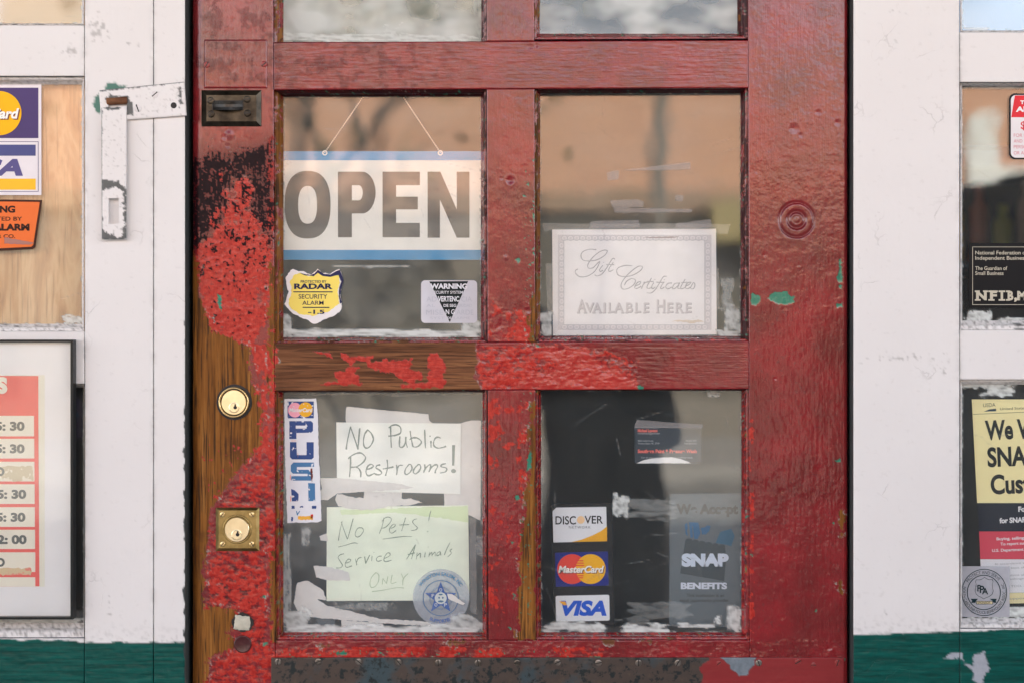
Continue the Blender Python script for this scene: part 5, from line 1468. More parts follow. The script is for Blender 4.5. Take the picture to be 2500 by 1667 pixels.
# handwritten papers
pp = top('restroom_notice', [(821, 1030), (1125, 1033), (1124, 1205), (823, 1197)], IN + .0010, ink(246, 249, 243), 'white paper notice with large marker handwriting about restrooms', 'sign')
ZP = lambda p: (800 + p[0] * .16156, 1020 + p[1] * .16156)
HAND1 = [[(280, 465), (300, 330), (345, 130)], [(345, 130), (400, 290), (460, 465)], [(460, 465), (470, 300), (485, 155)], [(605, 175), (560, 240), (540, 350), (555, 430), (600, 450), (650, 410), (690, 320), (660, 230), (605, 175)],
         [(950, 130), (955, 300), (962, 440)], [(925, 145), (970, 110), (1040, 100), (1100, 140), (1100, 220), (1030, 255), (970, 265), (920, 268)], [(1092, 275), (1085, 350), (1085, 420), (1110, 440), (1150, 420), (1175, 350), (1180, 285)], [(1180, 285), (1182, 370), (1205, 440)],
         [(1247, 195), (1258, 280), (1285, 420)], [(1240, 325), (1270, 300), (1340, 295), (1400, 330), (1415, 370), (1370, 420), (1320, 435), (1280, 420)], [(1465, 175), (1470, 300), (1478, 450)], [(1560, 345), (1561, 400), (1562, 440)], [(1545, 265), (1550, 275)],
         [(1705, 300), (1660, 285), (1620, 310), (1600, 370), (1610, 420), (1660, 450), (1720, 445), (1785, 425)],
         [(345, 580), (345, 700), (330, 885)], [(315, 610), (340, 580), (420, 535), (500, 525), (560, 570), (570, 610), (530, 670), (440, 730), (350, 740)], [(420, 735), (470, 760), (500, 820), (498, 890)],
         [(585, 770), (640, 760), (690, 725), (660, 695), (610, 720), (580, 790), (590, 850), (630, 865), (700, 835)], [(790, 705), (745, 715), (730, 750), (780, 780), (815, 820), (790, 850), (740, 850), (700, 830)], [(898, 630), (905, 740), (875, 865)], [(835, 765), (900, 755), (990, 735)],
         [(1040, 705), (1050, 780), (1040, 855)], [(1045, 770), (1080, 715), (1135, 710)], [(1230, 695), (1180, 760), (1165, 820), (1190, 850), (1240, 820), (1275, 760), (1260, 705), (1230, 695)], [(1365, 700), (1310, 760), (1295, 810), (1320, 840), (1370, 810), (1405, 750), (1395, 705), (1365, 700)],
         [(1465, 700), (1470, 760), (1450, 820)], [(1455, 800), (1500, 730), (1550, 700), (1555, 740), (1530, 810)], [(1535, 800), (1580, 730), (1640, 700), (1660, 730), (1630, 790), (1625, 825)], [(1785, 685), (1725, 700), (1715, 730), (1775, 745), (1800, 770), (1775, 810), (1700, 825)]]
pen1 = ink(122, 138, 132)
hb = strokes(MB(), HAND1, IN + .0010 - L1, 3.8, ZP)
hb.sheet([ZP(p) for p in ((1880, 405), (1925, 405), (1912, 715), (1880, 715))], IN + .0010 - L1, .00002).sheet([ZP(p) for p in ell(1902, 797, 38, 32, 16)], IN + .0010 - L1, .00002)
hb.build('handwriting', pen1, pp)
np_ = top('pets_notice', [(798, 1237), (1143, 1232), (1146, 1464), (797, 1466)], IN + .0014, ink(240, 250, 230), 'pale green paper notice in thin pencil handwriting about pets, below the restroom notice', 'sign')
sheet('tint', ragged([(830, 1244), (1142, 1234), (1143, 1275), (1070, 1262), (960, 1250), (835, 1256)], 3, 6, 4), IN + .0014 - .0001, ink(218, 236, 192), np_, .00005)
ZQ = lambda p: (780 + p[0] * .1722, 1220 + p[1] * .1722)
HAND2 = [[(268, 570), (290, 430), (322, 300)], [(310, 310), (350, 430), (395, 550)], [(400, 545), (440, 400), (478, 262)], [(600, 390), (540, 400), (505, 480), (530, 520), (580, 500), (625, 430), (600, 390)], [(915, 250), (890, 360), (850, 470)], [(885, 300), (930, 250), (985, 240), (1020, 270), (990, 330), (930, 385), (880, 395)],
         [(1010, 400), (1060, 375), (1075, 345), (1040, 345), (995, 400), (995, 445), (1030, 465), (1085, 430)], [(1220, 250), (1190, 350), (1165, 435)], [(1135, 350), (1270, 345)], [(1380, 265), (1340, 275), (1320, 310), (1350, 350), (1388, 390), (1360, 420), (1300, 430)], [(1580, 150), (1560, 220), (1548, 292)], [(1530, 440), (1538, 447)],
         [(268, 662), (360, 640), (480, 605), (540, 612)], [(900, 550), (1050, 530), (1200, 512), (1305, 515)], [(345, 758), (290, 775), (265, 810), (290, 860), (325, 920), (300, 955), (240, 960)], [(375, 890), (430, 870), (440, 840), (400, 840), (365, 900), (385, 950), (460, 930)], [(510, 830), (520, 880), (530, 920)], [(525, 880), (550, 825), (595, 810)],
         [(640, 800), (655, 895)], [(655, 895), (710, 780)], [(745, 790), (740, 860)], [(768, 735), (772, 740)], [(880, 790), (830, 800), (805, 840), (830, 865), (880, 850)], [(920, 825), (990, 790), (1000, 755), (960, 750), (915, 820), (930, 870), (1020, 850)],
         [(1235, 835), (1300, 730), (1360, 630)], [(1360, 630), (1330, 740), (1305, 830)], [(1255, 770), (1350, 745)], [(1385, 745), (1375, 835)], [(1385, 790), (1430, 750), (1430, 815)], [(1500, 740), (1490, 805)], [(1540, 660), (1543, 664)], [(1560, 740), (1550, 800)], [(1555, 780), (1590, 740), (1595, 790)], [(1595, 775), (1640, 735), (1640, 790)],
         [(1710, 725), (1670, 750), (1665, 785), (1700, 770), (1715, 730), (1720, 780)], [(1850, 600), (1800, 700), (1770, 775)], [(1880, 690), (1850, 715), (1870, 750), (1820, 800)]]
HAND3 = [[(800, 1025), (740, 1090), (715, 1180), (735, 1235), (790, 1220), (835, 1150), (840, 1060), (800, 1025)], [(890, 1190), (900, 1110)], [(900, 1110), (950, 1180)], [(950, 1180), (970, 1080)], [(1030, 1060), (1015, 1175), (1090, 1160)], [(1160, 1040), (1190, 1110)], [(1255, 1040), (1190, 1110), (1180, 1200)], [(745, 1295), (900, 1275), (1090, 1240), (1195, 1243)]]
strokes(MB(), HAND2, IN + .0014 - L1, 2.2, ZQ).build('handwriting', ink(138, 158, 140), np_)
strokes(MB(), HAND3, IN + .0014 - L1, 2.0, ZQ).build('faint_handwriting', ink(184, 204, 172), np_)

G_ = 'scraps of tape on the door panes'
tape([(847, 992), (1046, 1010), (1048, 1026), (1060, 1036), (845, 1036), (844, 1005)], IN + .0018, 'pale masking tape across the top of the restroom notice', 'tape', 1.2, 21)
tape([(1120, 1034), (1150, 1025), (1174, 1026), (1173, 1270), (1150, 1258), (1134, 1250), (1085, 1240), (1084, 1200)], IN + .0022, 'wide masking tape down the right side of both notices', 'tape', 1.0, 22)
tape([(780, 1166), (828, 1166), (980, 1180), (1010, 1190), (960, 1195), (824, 1203), (800, 1220), (772, 1218), (786, 1192)], IN + .0004, 'masking tape over the bottom left of the restroom notice', 'tape', 2.0, 23)
tape([(890, 1195), (982, 1195), (980, 1218), (888, 1218)], IN + .0026, 'short upright masking tape between the two notices', 'tape', .8, 24)
tape([(822, 1205), (835, 1206), (870, 1214), (985, 1217), (1003, 1216), (1032, 1225), (1000, 1232), (960, 1234), (905, 1244), (860, 1242), (826, 1235), (818, 1218)], IN + .0002, 'torn masking tape along the top of the pets notice', 'tape', 2.4, 25)
tape([(765, 1380), (800, 1382), (850, 1394), (855, 1416), (800, 1415), (772, 1408)], IN + .0006, 'small masking tape tab on the left of the pets notice', 'tape', 2.0, 26)
tape([(726, 1420), (750, 1416), (790, 1440), (796, 1464), (775, 1462), (800, 1478), (850, 1490), (930, 1510), (1010, 1514), (1090, 1522), (1085, 1529), (960, 1522), (830, 1512), (730, 1502), (718, 1470), (722, 1440)], IN - .0004, 'large torn masking tape sweeping along below the pets notice', 'tape', 2.2, 27)
tape([(833, 1512), (935, 1521), (935, 1540), (833, 1538)], IN + .0012, 'short masking tape patch low in the lower left pane', 'tape', 1.2, 28)
tape([(780, 1308), (798, 1300), (800, 1320), (784, 1318)], IN + .0012, 'tiny torn tape left of the pets notice', 'tape', 1.5, 29)
tape([(1146, 1262), (1162, 1265), (1164, 1500), (1148, 1490)], IN + .0024, 'clear tape strip down the right of the pets notice', 'clear_tape', .8, 30)

# round supporter sticker
fs = top('round_sticker', ell(1077, 1457, 69, 69, 48), IN - .0008, M['film'], 'round clear blue sticker with a five pointed star badge over the pets notice', 'sticker', thick=.0001)
fd = IN - .0012; fb = ink(28, 122, 172); fb2 = ink(30, 92, 178)
MB().ring(ell(1076, 1459, 44), ell(1076, 1459, 42), fd).ring(ell(1076, 1459, 28), ell(1076, 1459, 27.2), fd).ring(ell(1076, 1459, 25.4), ell(1076, 1459, 24.7), fd).build('ring', ink(36, 96, 150), fs)
star = []
for i in range(10):
    a = R(-90 + 36 * i); r_ = 40.5 if i % 2 == 0 else 17
    star.append((1076 + r_ * math.cos(a), 1459 + r_ * math.sin(a)))
sheet('star', star, fd - L1, ink(22, 84, 166), fs, .00005)
sheet('disc', ell(1076, 1459, 14.5), fd - 2 * L1, ink(214, 222, 222), fs, .00005)
MB().sheet(ell(1072, 1458, 2.2), fd - 3 * L1, .00003).sheet(ell(1081, 1458, 2.2), fd - 3 * L1, .00003).sheet(ell(1076, 1467, 7, 2.6), fd - 3 * L1, .00003).sheet(ell(1076, 1450, 5, 2.0), fd - 3 * L1, .00003).build('emblem', ink(60, 110, 150), fs)
for (c, a) in (('O', -90), ('F', 198), ('O', 126), ('P', 54)):
    cx_, cy_ = 1076 + 20 * math.cos(R(a)), 1459 + 20 * math.sin(R(a))
    text('lettering', c, cx_ - 3.4, cx_ + 3.4, cy_ - 4, cy_ + 4, fd - 2 * L1, ink(205, 215, 225), fs, bold=.02)
text('lettering', 'WINSTON SALEM, NC', 1020, 1134, 1396, 1404, fd, fb, fs, bold=.03, tr=arc_tr(1076, 1459, 55, 90, 1077, 1404))
text('lettering', 'SUPPORTER', 1048, 1106, 1512, 1520, fd, fb2, fs, bold=.04, tr=arc_tr(1076, 1459, 60, 270, 1077, 1520, True))
top('torn_scrap', ragged([(1092, 1448), (1104, 1449), (1126, 1466), (1136, 1472), (1130, 1475), (1110, 1468), (1094, 1460)], 1, 4, 4), fd - 4 * L1, ink(228, 226, 222), 'small pale torn paper scrap stuck on the round star sticker', 'scrap')
top('paper_corner', rect(812, 818, 1515, 1531) and [(772, 1508), (818, 1512), (816, 1532), (774, 1530)], IN + .006, ink(70, 84, 96), 'dark bluish paper edge low behind the glass of the lower left pane', 'paper')

# lower right pane: card stickers on a black strip
st = top('black_strip', ragged([(1345, 1232), (1372, 1228), (1494, 1226), (1500, 1525), (1352, 1528)], .8, 6, 3), IN + .0016, ink(16, 20, 28), 'black backing strip holding three payment card stickers inside the glass', 'backing strip')
def mc_logo(parent, cx, cy, r, d, sc=1.0):
    dx = r * .62
    sheet('disc', ell(cx - dx, cy, r), d, ink(236, 66, 50), parent, .0001)
    sheet('disc', ell(cx + dx, cy, r), d - L1, ink(250, 186, 12), parent, .0001)
    mb = MB()
    for k, yy in enumerate((-.56, -.40, -.24, .28, .44, .58)):
        hw = r * (.36 - abs(yy) * .30) * 1.2
        mb.sheet(rect(cx - hw - r * .08, cx + hw * .55, cy + yy * r - r * .035, cy + yy * r + r * .035), d - 2 * L1, .00005)
    mb.build('bar', ink(236, 66, 50), parent)
    text('lettering_shadow', 'MasterCard', cx - 1.50 * r, cx + 1.56 * r, cy - .17 * r, cy + .30 * r, d - 2.5 * L1, ink(120, 60, 60), parent, bold=.035, shear=.22)
    text('lettering', 'MasterCard', cx - 1.55 * r, cx + 1.51 * r, cy - .22 * r, cy + .25 * r, d - 3 * L1, ink(250, 246, 240), parent, bold=.035, shear=.22)
sd_ = IN + .0004
s1 = top('card_sticker', [(1349, 1247), (1358, 1238), (1480, 1236), (1482, 1320), (1351, 1323)], sd_, ink(232, 234, 240), 'white payment card sticker with a gold swoosh, topmost of the three on the black strip', 'sticker', 'payment card stickers in the lower right pane')
sheet('swoosh', [(1482, 1284), (1482, 1320), (1396, 1322), (1420, 1316), (1446, 1306), (1466, 1296)], sd_ - L1, ink(240, 176, 30), s1)
text('lettering', 'DISC', 1356, 1406, 1259, 1279, sd_ - L1, BLACK, s1, bold=.012)
text('lettering', 'VER', 1427, 1472, 1258, 1277, sd_ - L1, BLACK, s1, bold=.012)
sheet('disc', ell(1418, 1268, 9.5), sd_ - L1, ink(246, 206, 160), s1)
text('lettering', 'NETWORK', 1389, 1442, 1283, 1289, sd_ - L1, ink(70, 78, 88), s1, space=1.3)
s2 = top('card_sticker', [(1355, 1348), (1484, 1345), (1486, 1428), (1357, 1431)], sd_, ink(10, 32, 132), 'blue payment card sticker with red and yellow discs, middle of the three on the strip', 'sticker', 'payment card stickers in the lower right pane')
mc_logo(s2, 1419.5, 1388, 36.5, sd_ - L1)
s3 = top('card_sticker', rot(rrect(1357, 1488, 1452, 1515, 4), 1422, 1483, -1.2), sd_, ink(236, 238, 242), 'white payment card sticker with blue capitals, lowest of the three on the strip', 'sticker', 'payment card stickers in the lower right pane')
text('lettering', 'VISA', 1370, 1481, 1465, 1502, sd_ - L1, ink(8, 88, 210), s3, bold=.05, shear=.22)
sheet('flick', [(1365, 1467), (1380, 1467), (1384, 1476), (1376, 1476)], sd_ - 2 * L1, ink(246, 178, 50), s3)

# benefits poster further inside, seen dimly through the glass
sp = top('benefits_poster', [(1636, 1205), (1815, 1203), (1815, 1530), (1634, 1528)], IN + .0030, ink(86, 98, 106), 'grey poster about food benefits behind the lower right pane', 'poster', thick=.0006)
pz = IN + .0030 - L1
text('lettering', 'We Accept', 1651, 1802, 1229, 1254, pz, ink(12, 16, 20), sp, bold=.05)
teal = ink(6, 92, 138)
ZS = lambda L: [(1630 + x * .1786, 1200 + y * .1786) for x, y in L]
sheet('bread_slice', ZS([(290, 412), (420, 418), (448, 560), (410, 640), (365, 640), (355, 560), (345, 460), (335, 470), (345, 620), (312, 625)]), pz, teal, sp)
sheet('loaf_edge', ZS([(235, 440), (268, 420), (275, 500), (262, 520), (278, 600), (248, 580), (240, 500)]), pz, teal, sp)
sheet('fish', ZS([(455, 490), (510, 480), (540, 455), (588, 462), (570, 530), (520, 580), (468, 580)]), pz, teal, sp)
sheet('carton', ZS([(720, 545), (810, 520), (870, 500), (915, 600), (870, 740), (770, 715), (655, 700), (690, 610)]), pz, ink(20, 90, 122), sp)
bag = [(245, 645)] + [(245 + 90 * i + 45 + 45 * math.cos(R(180 - a)), 655 + 16 * i - 22 * math.sin(R(a))) for i in range(6) for a in range(0, 181, 45)] + [(785, 760), (800, 900), (770, 1215), (170, 1110)]
sheet('shopping_bag', ZS(bag), pz - L1, ink(34, 54, 64), sp)
text('lettering', 'SNAP', 1664, 1779, 1350, 1382, pz - 2 * L1, ink(206, 218, 236), sp, bold=.075)
text('lettering', 'BENEFITS', 1662, 1775, 1421, 1437, pz - L1, ink(206, 214, 230), sp, bold=.05)
text('lettering', 'This institution is an', 1676, 1768, 1448, 1456, pz, ink(44, 54, 60), sp, bold=.015)
text('lettering', 'equal opportunity provider.', 1660, 1781, 1460, 1468, pz, ink(44, 54, 60), sp, bold=.015)
bc = top('business_card', [(1549, 1040), (1712, 1042), (1711, 1129), (1550, 1130)], IN, ink(50, 62, 74), 'dark business card with red lettering taped inside the lower right pane', 'card')
rd = ink(238, 118, 110)
text('lettering', 'Michael Lawson', 1557, 1605, 1046, 1054, IN - L1, rd, bc, bold=.04)
text('lettering', 'Southern Paint & Pressure Wash', 1557, 1701, 1096, 1105, IN - L1, rd, bc, bold=.045)
pale = ink(178, 184, 190)
for (s_, a, b, y) in (('mlawpaintpdx@gmail.com', 1557, 1611, 1059), ('4825 Gallant Lane', 1557, 1595, 1077), ('Winston-Salem, NC 27101', 1557, 1610, 1083.5), ('336 830 4781', 1674, 1701, 1077), ('Free Estimates', 1671, 1701, 1083.5), ('For all your painting and pressure washing needs.', 1566, 1692, 1118)):
    text('lettering', s_, a, b, y - 4.2, y, IN - L1, pale, bc)
sheet('white_tear', ragged([(1554, 1130), (1572, 1122), (1600, 1117), (1640, 1115), (1660, 1119), (1680, 1126), (1687, 1130)], .6, 5, 2), IN - 2 * L1, ink(236, 238, 240), bc)
tape([(1556, 1024), (1716, 1036), (1714, 1044), (1550, 1044), (1550, 1036)], OUTD, 'clear tape along the top of the dark business card', 'clear_tape', 1, 32)

tag(MB().pxbox(2330, 2820, -720, 84, WIN_ + .03, WIN_ + .036).build('sky_reflection_sheet', plain('sky_reflection_sheet', lin(122, 172, 214), .8, mottle=.12, scale=5)), 'light blue blind standing in for the sky reflection in the top right window', 'backdrop')  # light blue sheet painting in the sky this pane would reflect
# left shop windows: plywood behind the glass, stickers, framed opening hours
ply = tag(MB().pxbox(-320, 230, 170, 830, WIN_ + .010, WIN_ + .028).build('plywood_board', M['plywood']), 'plywood board closing the middle left window behind the card sticker', 'board')
bb = tag(MB().pxbox(-320, 212, 920, 1552, WIN_ + .05, WIN_ + .06).build('dark_board', M['interior_dark']), 'dark board inside the window behind the framed opening hours', 'board')
tan_sheet = tag(MB().pxbox(-320, 230, -720, 68, WIN_ + .03, WIN_ + .036).build('siding_reflection_sheet', plain('siding_reflection_sheet', lin(176, 140, 104), .8, mottle=.15, scale=8)), 'tan blind standing in for siding reflected in the top left window', 'backdrop')  # tan sheet painting in the siding reflected by this pane
WO = WG - .0006
cs = top('card_sticker', rect(-152, 101, 207, 477), WO, ink(232, 226, 230), 'large double payment card sticker with red and yellow discs on the plywood window', 'sticker')
sheet('panel', rect(-145, 93.5, 215, 338), WO - L1, ink(78, 62, 112), cs)
mc_logo(cs, -35 , 277, 54, WO - 2 * L1)
MB().ring(rect(-146, 94, 346, 469), rect(-144.6, 92.6, 347.4, 467.6), WO - L1).build('border_line', ink(90, 80, 120), cs)
sheet('band', rect(-140, 87, 354, 381), WO - L1, ink(80, 84, 136), cs)
sheet('band', rect(-140, 87, 437, 464), WO - L1, ink(246, 192, 48), cs)
text('lettering', 'VISA', -112, 56, 389, 430, WO - L1, ink(92, 86, 140), cs, bold=.05, shear=.24)
oc = top('alarm_sticker', [(-140, 486), (103, 489), (86, 604), (80, 609), (0, 613), (-120, 616)], WG - .0006, ink(60, 26, 14), 'orange alarm company sticker with dark edge, scraped, under the card sticker', 'sticker')
sheet('field', [(-134, 491), (97, 494), (81, 599), (76, 603), (0, 607), (-116, 610)], WG - .0009, worn('orange_print', lin(232, 104, 8), lin(236, 120, 20), 0.0), oc)
ob = ink(48, 22, 14)
text('lettering', 'WARNING', -88, 37, 503, 520, WG - .0012, ob, oc, bold=.05)
text('lettering', 'PROTECTED BY', -78, 54, 530, 539.5, WG - .0012, ob, oc, bold=.015)
text('lettering', 'ALARM', -18, 72, 547, 564, WG - .0012, ob, oc, bold=.055)
text('lettering', 'R CO.', -6, 37, 573, 582, WG - .0012, ob, oc, bold=.015)
sheet('scrape', ragged([(10, 580), (30, 584), (60, 589), (84, 594), (72, 598), (40, 597), (10, 595)], 1.2, 4, 3), WG - .0015, ink(172, 120, 110), oc)
hs = empty('hours_frame', W(0, 1511, -.006))
tag(hs, 'black framed opening hours board with red and cream rows, left of the door', 'framed sign')
fm = MB()
for (a, b, c_, e) in ((-330, 178, 829, 835.5), (-330, 178, 1505, 1511), (172, 178, 835.6, 1504.9), (-330, -324, 835.6, 1504.9)):
    fm.pxbox(a, b, c_, e, -.016, -.001)
fm.build('frame', M['black'], hs)
hd = -.007
MB().ring(rect(-324, 172, 835.5, 1505), rect(-254, 109, 915, 1431), hd).build('mount', M['mat_board'], hs)
sheet('back_sheet', rect(-256, 110, 913, 1433), hd + .0006, ink(226, 222, 206), hs)
rc = ink(228, 84, 76); cr = ink(230, 224, 208); dg = ink(84, 88, 86)
h1 = hd + .0003
sheet('red_header', [(-240, 916), (93.5, 917), (93.5, 1014), (-240, 1014)], h1, rc, hs)
sheet('red_ground', [(-240, 1014), (93.5, 1014), (96, 1430), (-240, 1431)], h1, rc, hs)
rows = [(1014, 1064, '5: 30', 60), (1070, 1118, '5: 30', 60), (1126, 1174, 'CLOSED', 11), (1181, 1229, '5: 30', 64), (1237, 1285, '5: 30', 62), (1292, 1339, '2: 00', 65), (1347, 1395, 'CLOSED', 12)]
for k, (a, b, s_, xr) in enumerate(rows):
    r_ = sheet('row_strip', rect(-220, 83 + .5 * k, a, b), h1 - .0002, cr, hs)
    yb_ = (a + b) / 2 + 11.5
    ch = len(s_)
    text('lettering', s_, xr - (72 if ch == 5 else 110), xr, yb_ - 22, yb_, h1 - .0004, dg, hs, bold=.05)
sheet('row_strip', rect(-220, 86, 1408, 1430), h1 - .0002, cr, hs)
text('lettering', 'HOURS', -150, 18, 920, 960, h1 - .0002, cr, hs, bold=.07)
stn = worn('brown_stain', lin(160, 140, 105), lin(230, 222, 204), 0.14, 70)
sheet('stain', ragged(rect(-60, 80, 1137, 1172), 5, 6, 9), h1 - .00035, worn('brown_stain2', lin(196, 182, 150), lin(230, 222, 204), 0.16, 60), hs, .00003)
sheet('stain', ragged(rect(-60, 76, 1385, 1402), 4, 6, 5), h1 - .00035, worn('brown_stain3', lin(206, 180, 140), lin(222, 120, 100), 0.16, 60), hs, .00003)
pg = mesh_obj('pane', [W(x, y, -.0125) for x, y in rect(-324.5, 172.5, 835, 1505.5)] + [W(x, y, -.0105) for x, y in rect(-324.5, 172.5, 835, 1505.5)], [(3, 2, 1, 0), (4, 5, 6, 7), (0, 1, 5, 4), (1, 2, 6, 5), (2, 3, 7, 6), (3, 0, 4, 7)], M['glass'], hs, dict(smear=np.zeros(8), scratch=np.zeros(8), film=np.zeros(8)))
vp = top('violet_paper', [(160, 982), (188, 966), (206, 990), (206, 1064), (200, 1069), (160, 1069)], WIN_ + .002, ink(62, 58, 78), 'dim violet paper tag behind the glass beside the framed hours', 'paper')
text('lettering', 'UA', 178, 194, 1004, 1018, WIN_ + .0017, ink(46, 84, 108), vp, bold=.02)

# right shop windows
ts = top('alarm_sticker', rrect(2464, 2640, 229, 389, 14), WO, ink(16, 18, 22), 'red and white alarm notice sticker with black edge, cut by the right picture edge', 'sticker')
sheet('field', rrect(2468, 2636, 233, 386, 12), WO - L1, ink(232, 228, 230), ts)
sheet('red_band', [(2469, 287), (2473, 262), (2478, 234), (2630, 233), (2636, 245), (2636, 287)], WO - 2 * L1, ink(222, 48, 58), ts)
text('lettering', 'TO', 2491, 2512, 246, 255, WO - 3 * L1, ink(245, 240, 240), ts, bold=.05)
text('lettering', 'ALARM', 2480, 2560, 261, 274, WO - 3 * L1, ink(245, 240, 240), ts, bold=.05)
text('lettering', '$', 2492, 2506, 297, 316, WO - 2 * L1, ink(224, 60, 68), ts, bold=.02)
for (s_, y, b) in (('FOR IN', 335, 2510), ('AND', 349, 2496), ('PERSO', 363, 2507), ('OR AR', 378, 2506)):
    text('lettering', s_, 2475, b, y - 8, y, WO - 2 * L1, ink(214, 140, 150), ts)
nf_ = top('federation_sticker', rrect(2365, 2640, 594, 752, 4), WO, ink(12, 14, 18), 'black business federation sticker with cream lettering in the middle right window', 'sticker')
cm = ink(196, 190, 172)
MB().ring(rect(2374, 2632, 603, 745), rect(2375.2, 2630.8, 604.2, 743.8), WO - L1).build('border_line', cm, nf_)
for (s_, a, b, y, hgt) in (('National Federation of', 2381, 2508, 622, 9), ('Independent Business', 2381, 2506, 635, 9), ('The Guardian of', 2381, 2459, 660, 9), ('Small Business', 2381, 2450, 672, 9)):
    text('lettering', s_, a, b, y - hgt, y, WO - L1, cm, nf_, bold=.012)
mb = MB()
for (c, a, b) in (('N', 2383, 2409), ('F', 2417, 2434), ('I', 2443, 2449), ('B', 2460, 2474)):
    add_text(mb, c, a, b, 711, 734, WO - L1, bold=.05)
for i, (a, b, y) in enumerate(((2380, 2392, 710), (2400, 2412, 710), (2380, 2394, 731), (2413, 2436, 710), (2413, 2428, 731), (2438, 2454, 710), (2438, 2454, 731), (2456, 2466, 710), (2456, 2466, 731))):
    mb.sheet(rect(a, b, y, y + 4), WO - L1 - .00004 - i * .000004, .00002)
mb.build('slab_capitals', cm, nf_)
text('lettering', ',M', 2476, 2506, 711, 734, WO - L1, cm, nf_, bold=.06)

us = empty('benefits_notice', W(2500, 1480, WIN_))
tag(us, 'yellow, navy and red food benefits notice on black in the lower right window', 'poster')
sheet('backing', rect(2340, 2800, 930, 1514), WIN_ + .003, ink(22, 28, 32), us, .001)
TI = lambda L: rot(L, 2376, 1100, -1.6)
ud = WIN_
sheet('yellow_panel', TI([(2376, 974), (2700, 983), (2700, 1236), (2382, 1227)]) , ud, ink(252, 238, 182), us)
sheet('navy_panel', TI([(2382, 1227.5), (2700, 1236.5), (2700, 1305), (2385, 1296)]), ud, ink(14, 26, 46), us)
sheet('red_panel', TI([(2385, 1296.5), (2700, 1305.5), (2700, 1373), (2386, 1364)]), ud, ink(216, 70, 92), us)
sheet('white_panel', TI([(2386, 1364.5), (2700, 1373.5), (2700, 1450), (2388, 1448)]), ud, ink(232, 232, 238), us)
sheet('cream_strip', TI([(2388, 1448.5), (2700, 1450.5), (2700, 1476), (2389, 1474)]), ud, ink(240, 228, 178), us)
tl = lambda p: rot([p], 2376, 1100, -2.4)[0]
ik = ink(20, 28, 30)
def utext(name, s_, a, b, y0, y1, mt, **kw):
    return text(name, s_, a, b, y0, y1, ud - L1, mt, us, tr=tl, **kw)
gk = ink(70, 84, 84)
utext('lettering', 'USDA', 2405, 2435, 985, 994, gk, bold=.0)
sheet('mark', [tl(p) for p in ((2406, 1005), (2420, 1000), (2436, 999), (2436, 1005))], ud - L1, ink(40, 70, 90), us)
utext('lettering', 'United States Department of Agriculture', 2446, 2640, 997, 1003, gk)
utext('lettering', 'We Welcome', 2407, 2660, 1027, 1075, ik, bold=.032)
utext('lettering', 'SNAP', 2410, 2530, 1093, 1141, ik, bold=.032)
utext('lettering', 'Customers', 2415, 2640, 1160, 1208, ik, bold=.032)
sheet('rule', [tl(p) for p in ((2378, 1010), (2700, 1010), (2700, 1011), (2378, 1011))], ud - L1, gk, us, .00005)
wl_ = ink(236, 236, 240)
utext('lettering', 'For', 2480, 2504, 1240, 1253, wl_, bold=.04)
utext('lettering', 'for SNAP', 2433, 2497, 1266, 1279, wl_, bold=.04)
for (s_, a, b, y) in (('Buying, selling, or otherwise', 2424, 2560, 1320), ('To report suspected abuse', 2433, 2550, 1333), ('U.S. Department of Agriculture', 2412, 2555, 1348)):
    utext('lettering', s_, a, b, y - 7, y, wl_, bold=.02)
for (s_, a, b, y) in (('In accordance with Federal law and', 2418, 2580, 1380), ('on the basis of race, color, national', 2424, 2580, 1391), ('complaint of discrimination, write', 2430, 2590, 1409), ('Washington, D.C. 20250', 2440, 2560, 1418), ('or TDD. Race, sex, age, hard', 2440, 2580, 1436), ('opportunity provider', 2450, 2580, 1466)):
    utext('lettering', s_, a, b, y - 5, y, ink(160, 164, 172))
ps = top('police_association_sticker', rect(2349, 2465, 1381, 1505), WO, film_mat('grey_film', (0.52, 0.53, 0.58, 1), .62, .3), 'square clear sticker with a round police sponsor badge in the lower right window corner', 'sticker', thick=.0001)
pq = WO - .0003; pk = ink(18, 44, 50)
MB().ring(ell(2403, 1445, 55.5, 57.5, 56), ell(2403, 1445, 53.6, 55.6, 56), pq).ring(ell(2402, 1445, 41.5, 43, 56), ell(2402, 1445, 39.4, 41, 56), pq).build('ring', pk, ps)
text('lettering', 'PROTECT AND SERVE', 2360, 2445, 1392, 1399.5, pq, pk, ps, tr=arc_tr(2402.5, 1445, 45, 94, 2402, 1399.5))
text('lettering', 'NORTH CAROLINA POLICE BENEVOLENT ASSOC., INC.', 2300, 2505, 1492, 1499, pq, pk, ps, tr=arc_tr(2402.5, 1445, 52.5, 275, 2402, 1499, True))
P_ = lambda L: [(2340 + x * .1084, 1370 + y * .1084) for x, y in L]
shp = [(395, 400), (480, 405), (540, 380), (588, 345), (640, 380), (700, 402), (765, 392), (785, 440), (765, 500), (770, 580), (790, 660), (760, 740), (690, 790), (620, 815), (570, 845), (520, 810), (450, 780), (395, 730), (370, 660), (385, 580), (395, 500), (380, 460)]
cx_, cy_ = 580, 600
MB().ring(P_(shp), P_([(cx_ + (x - cx_) * .955, cy_ + (y - cy_) * .955) for x, y in shp]), pq).build('shield', pk, ps)
for (c, a, b, t, bs) in (('P', 425, 510, 520, 670), ('P', 480, 580, 540, 705), ('A', 530, 670, 590, 735)):
    q = P_([(a, t), (b, bs)])
    text('lettering', c, q[0][0], q[1][0], q[0][1], q[1][1], pq - L1 * (1 + .3 * (a > 450) + .3 * (a > 500)), pk, ps, bold=.02)
q = P_([(400, 885), (775, 885), (775, 960), (400, 960)])
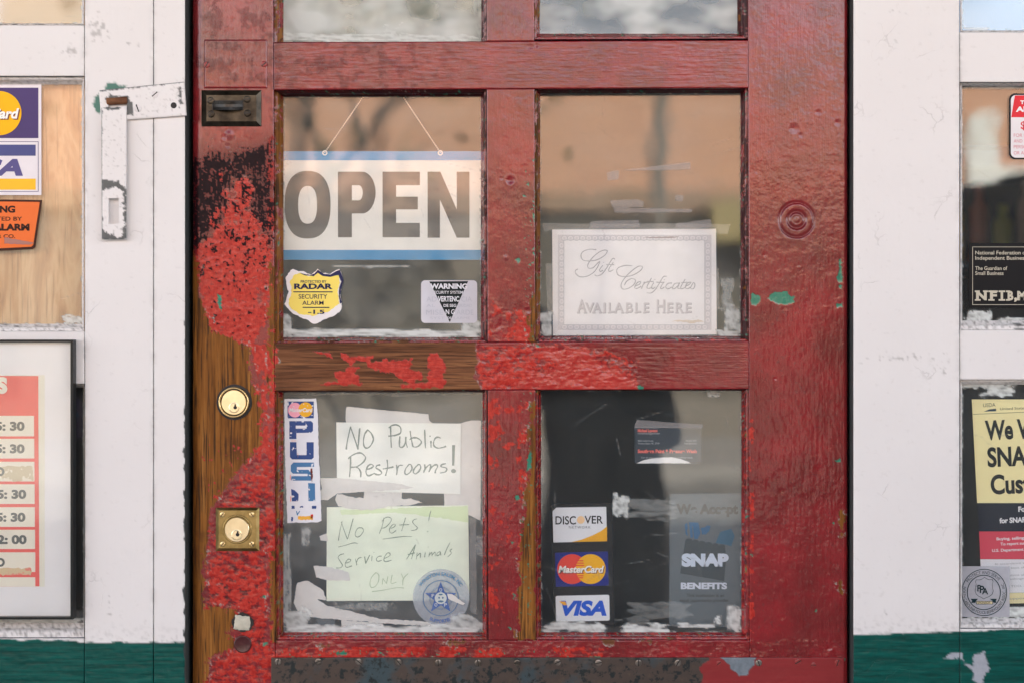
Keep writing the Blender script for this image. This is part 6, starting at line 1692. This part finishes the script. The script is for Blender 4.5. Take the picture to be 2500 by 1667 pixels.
MB().ring(q, P_([(412, 895), (763, 895), (763, 950), (412, 950)]), pq).sheet(P_([(275, 835), (440, 835), (400, 880), (380, 925), (285, 925), (310, 880)]), pq, .00005).sheet(P_([(700, 835), (865, 835), (840, 880), (855, 925), (790, 925), (770, 880)]), pq, .00005).build('ribbon', pk, ps)
sheet('ribbon_fill', P_([(413, 896), (762, 896), (762, 949), (413, 949)]), pq + .0001, ink(214, 200, 160), ps, .00005)
q = P_([(430, 900), (720, 945)])
text('lettering', 'SPONSOR', q[0][0], q[1][0], q[0][1], q[1][1], pq - L1, pk, ps)

# dim goods inside the right-hand window
shelf = empty('goods_shelf', (W(2500, 700, 1.6)[0], 1.75, .9))
tag(shelf, 'dark shelf with coloured goods inside the middle right window', 'shelf')
X0, Z0 = W(2330, 560, 1.6)[0], W(0, 640, 1.6)[2]
box('board', X0 - .1, X0 + .9, 1.6, 1.95, Z0 - .02, Z0, M['interior'], shelf)
box('board', X0 - .1, X0 + .9, 1.6, 1.95, Z0 + .24, Z0 + .29, plain('blue_shelf_edge', (.12, .25, .62, 1), .5), shelf)
box('back', X0 - .1, X0 + .9, 1.96, 1.98, Z0 - .9, Z0 + .7, M['interior_dark'], shelf)
for i, (c, h_) in enumerate((((.80, .48, .06, 1), .17), ((.75, .16, .06, 1), .20), ((.60, .62, .08, 1), .15), ((.70, .48, .36, 1), .22), ((.60, .08, .04, 1), .18), ((.14, .24, .60, 1), .2))):
    xg = X0 + .02 + i * .062
    tag(MB().lathe(0, 0, [(.0001, 0), (.024, 0), (.024, h_ * .7), (.012, h_ * .82), (.012, h_), (.0001, h_)], 14).build('bottle', plain('bottle_%d' % i, c, .3)), ['yellow brown', 'red', 'olive', 'pinkish', 'dark red', 'blue'][i] + ' bottle on the shelf inside the middle right window', 'bottle', 'bottles on the inside shelf')
    b_o = COL.objects[-1] if False else bpy.context.scene.objects[[o.name for o in SC.objects if o.name.startswith('bottle')][-1]]
    b_o.rotation_euler = (R(90), 0, 0); b_o.location = (xg, 1.66, Z0 + h_ / 2 + .0005)
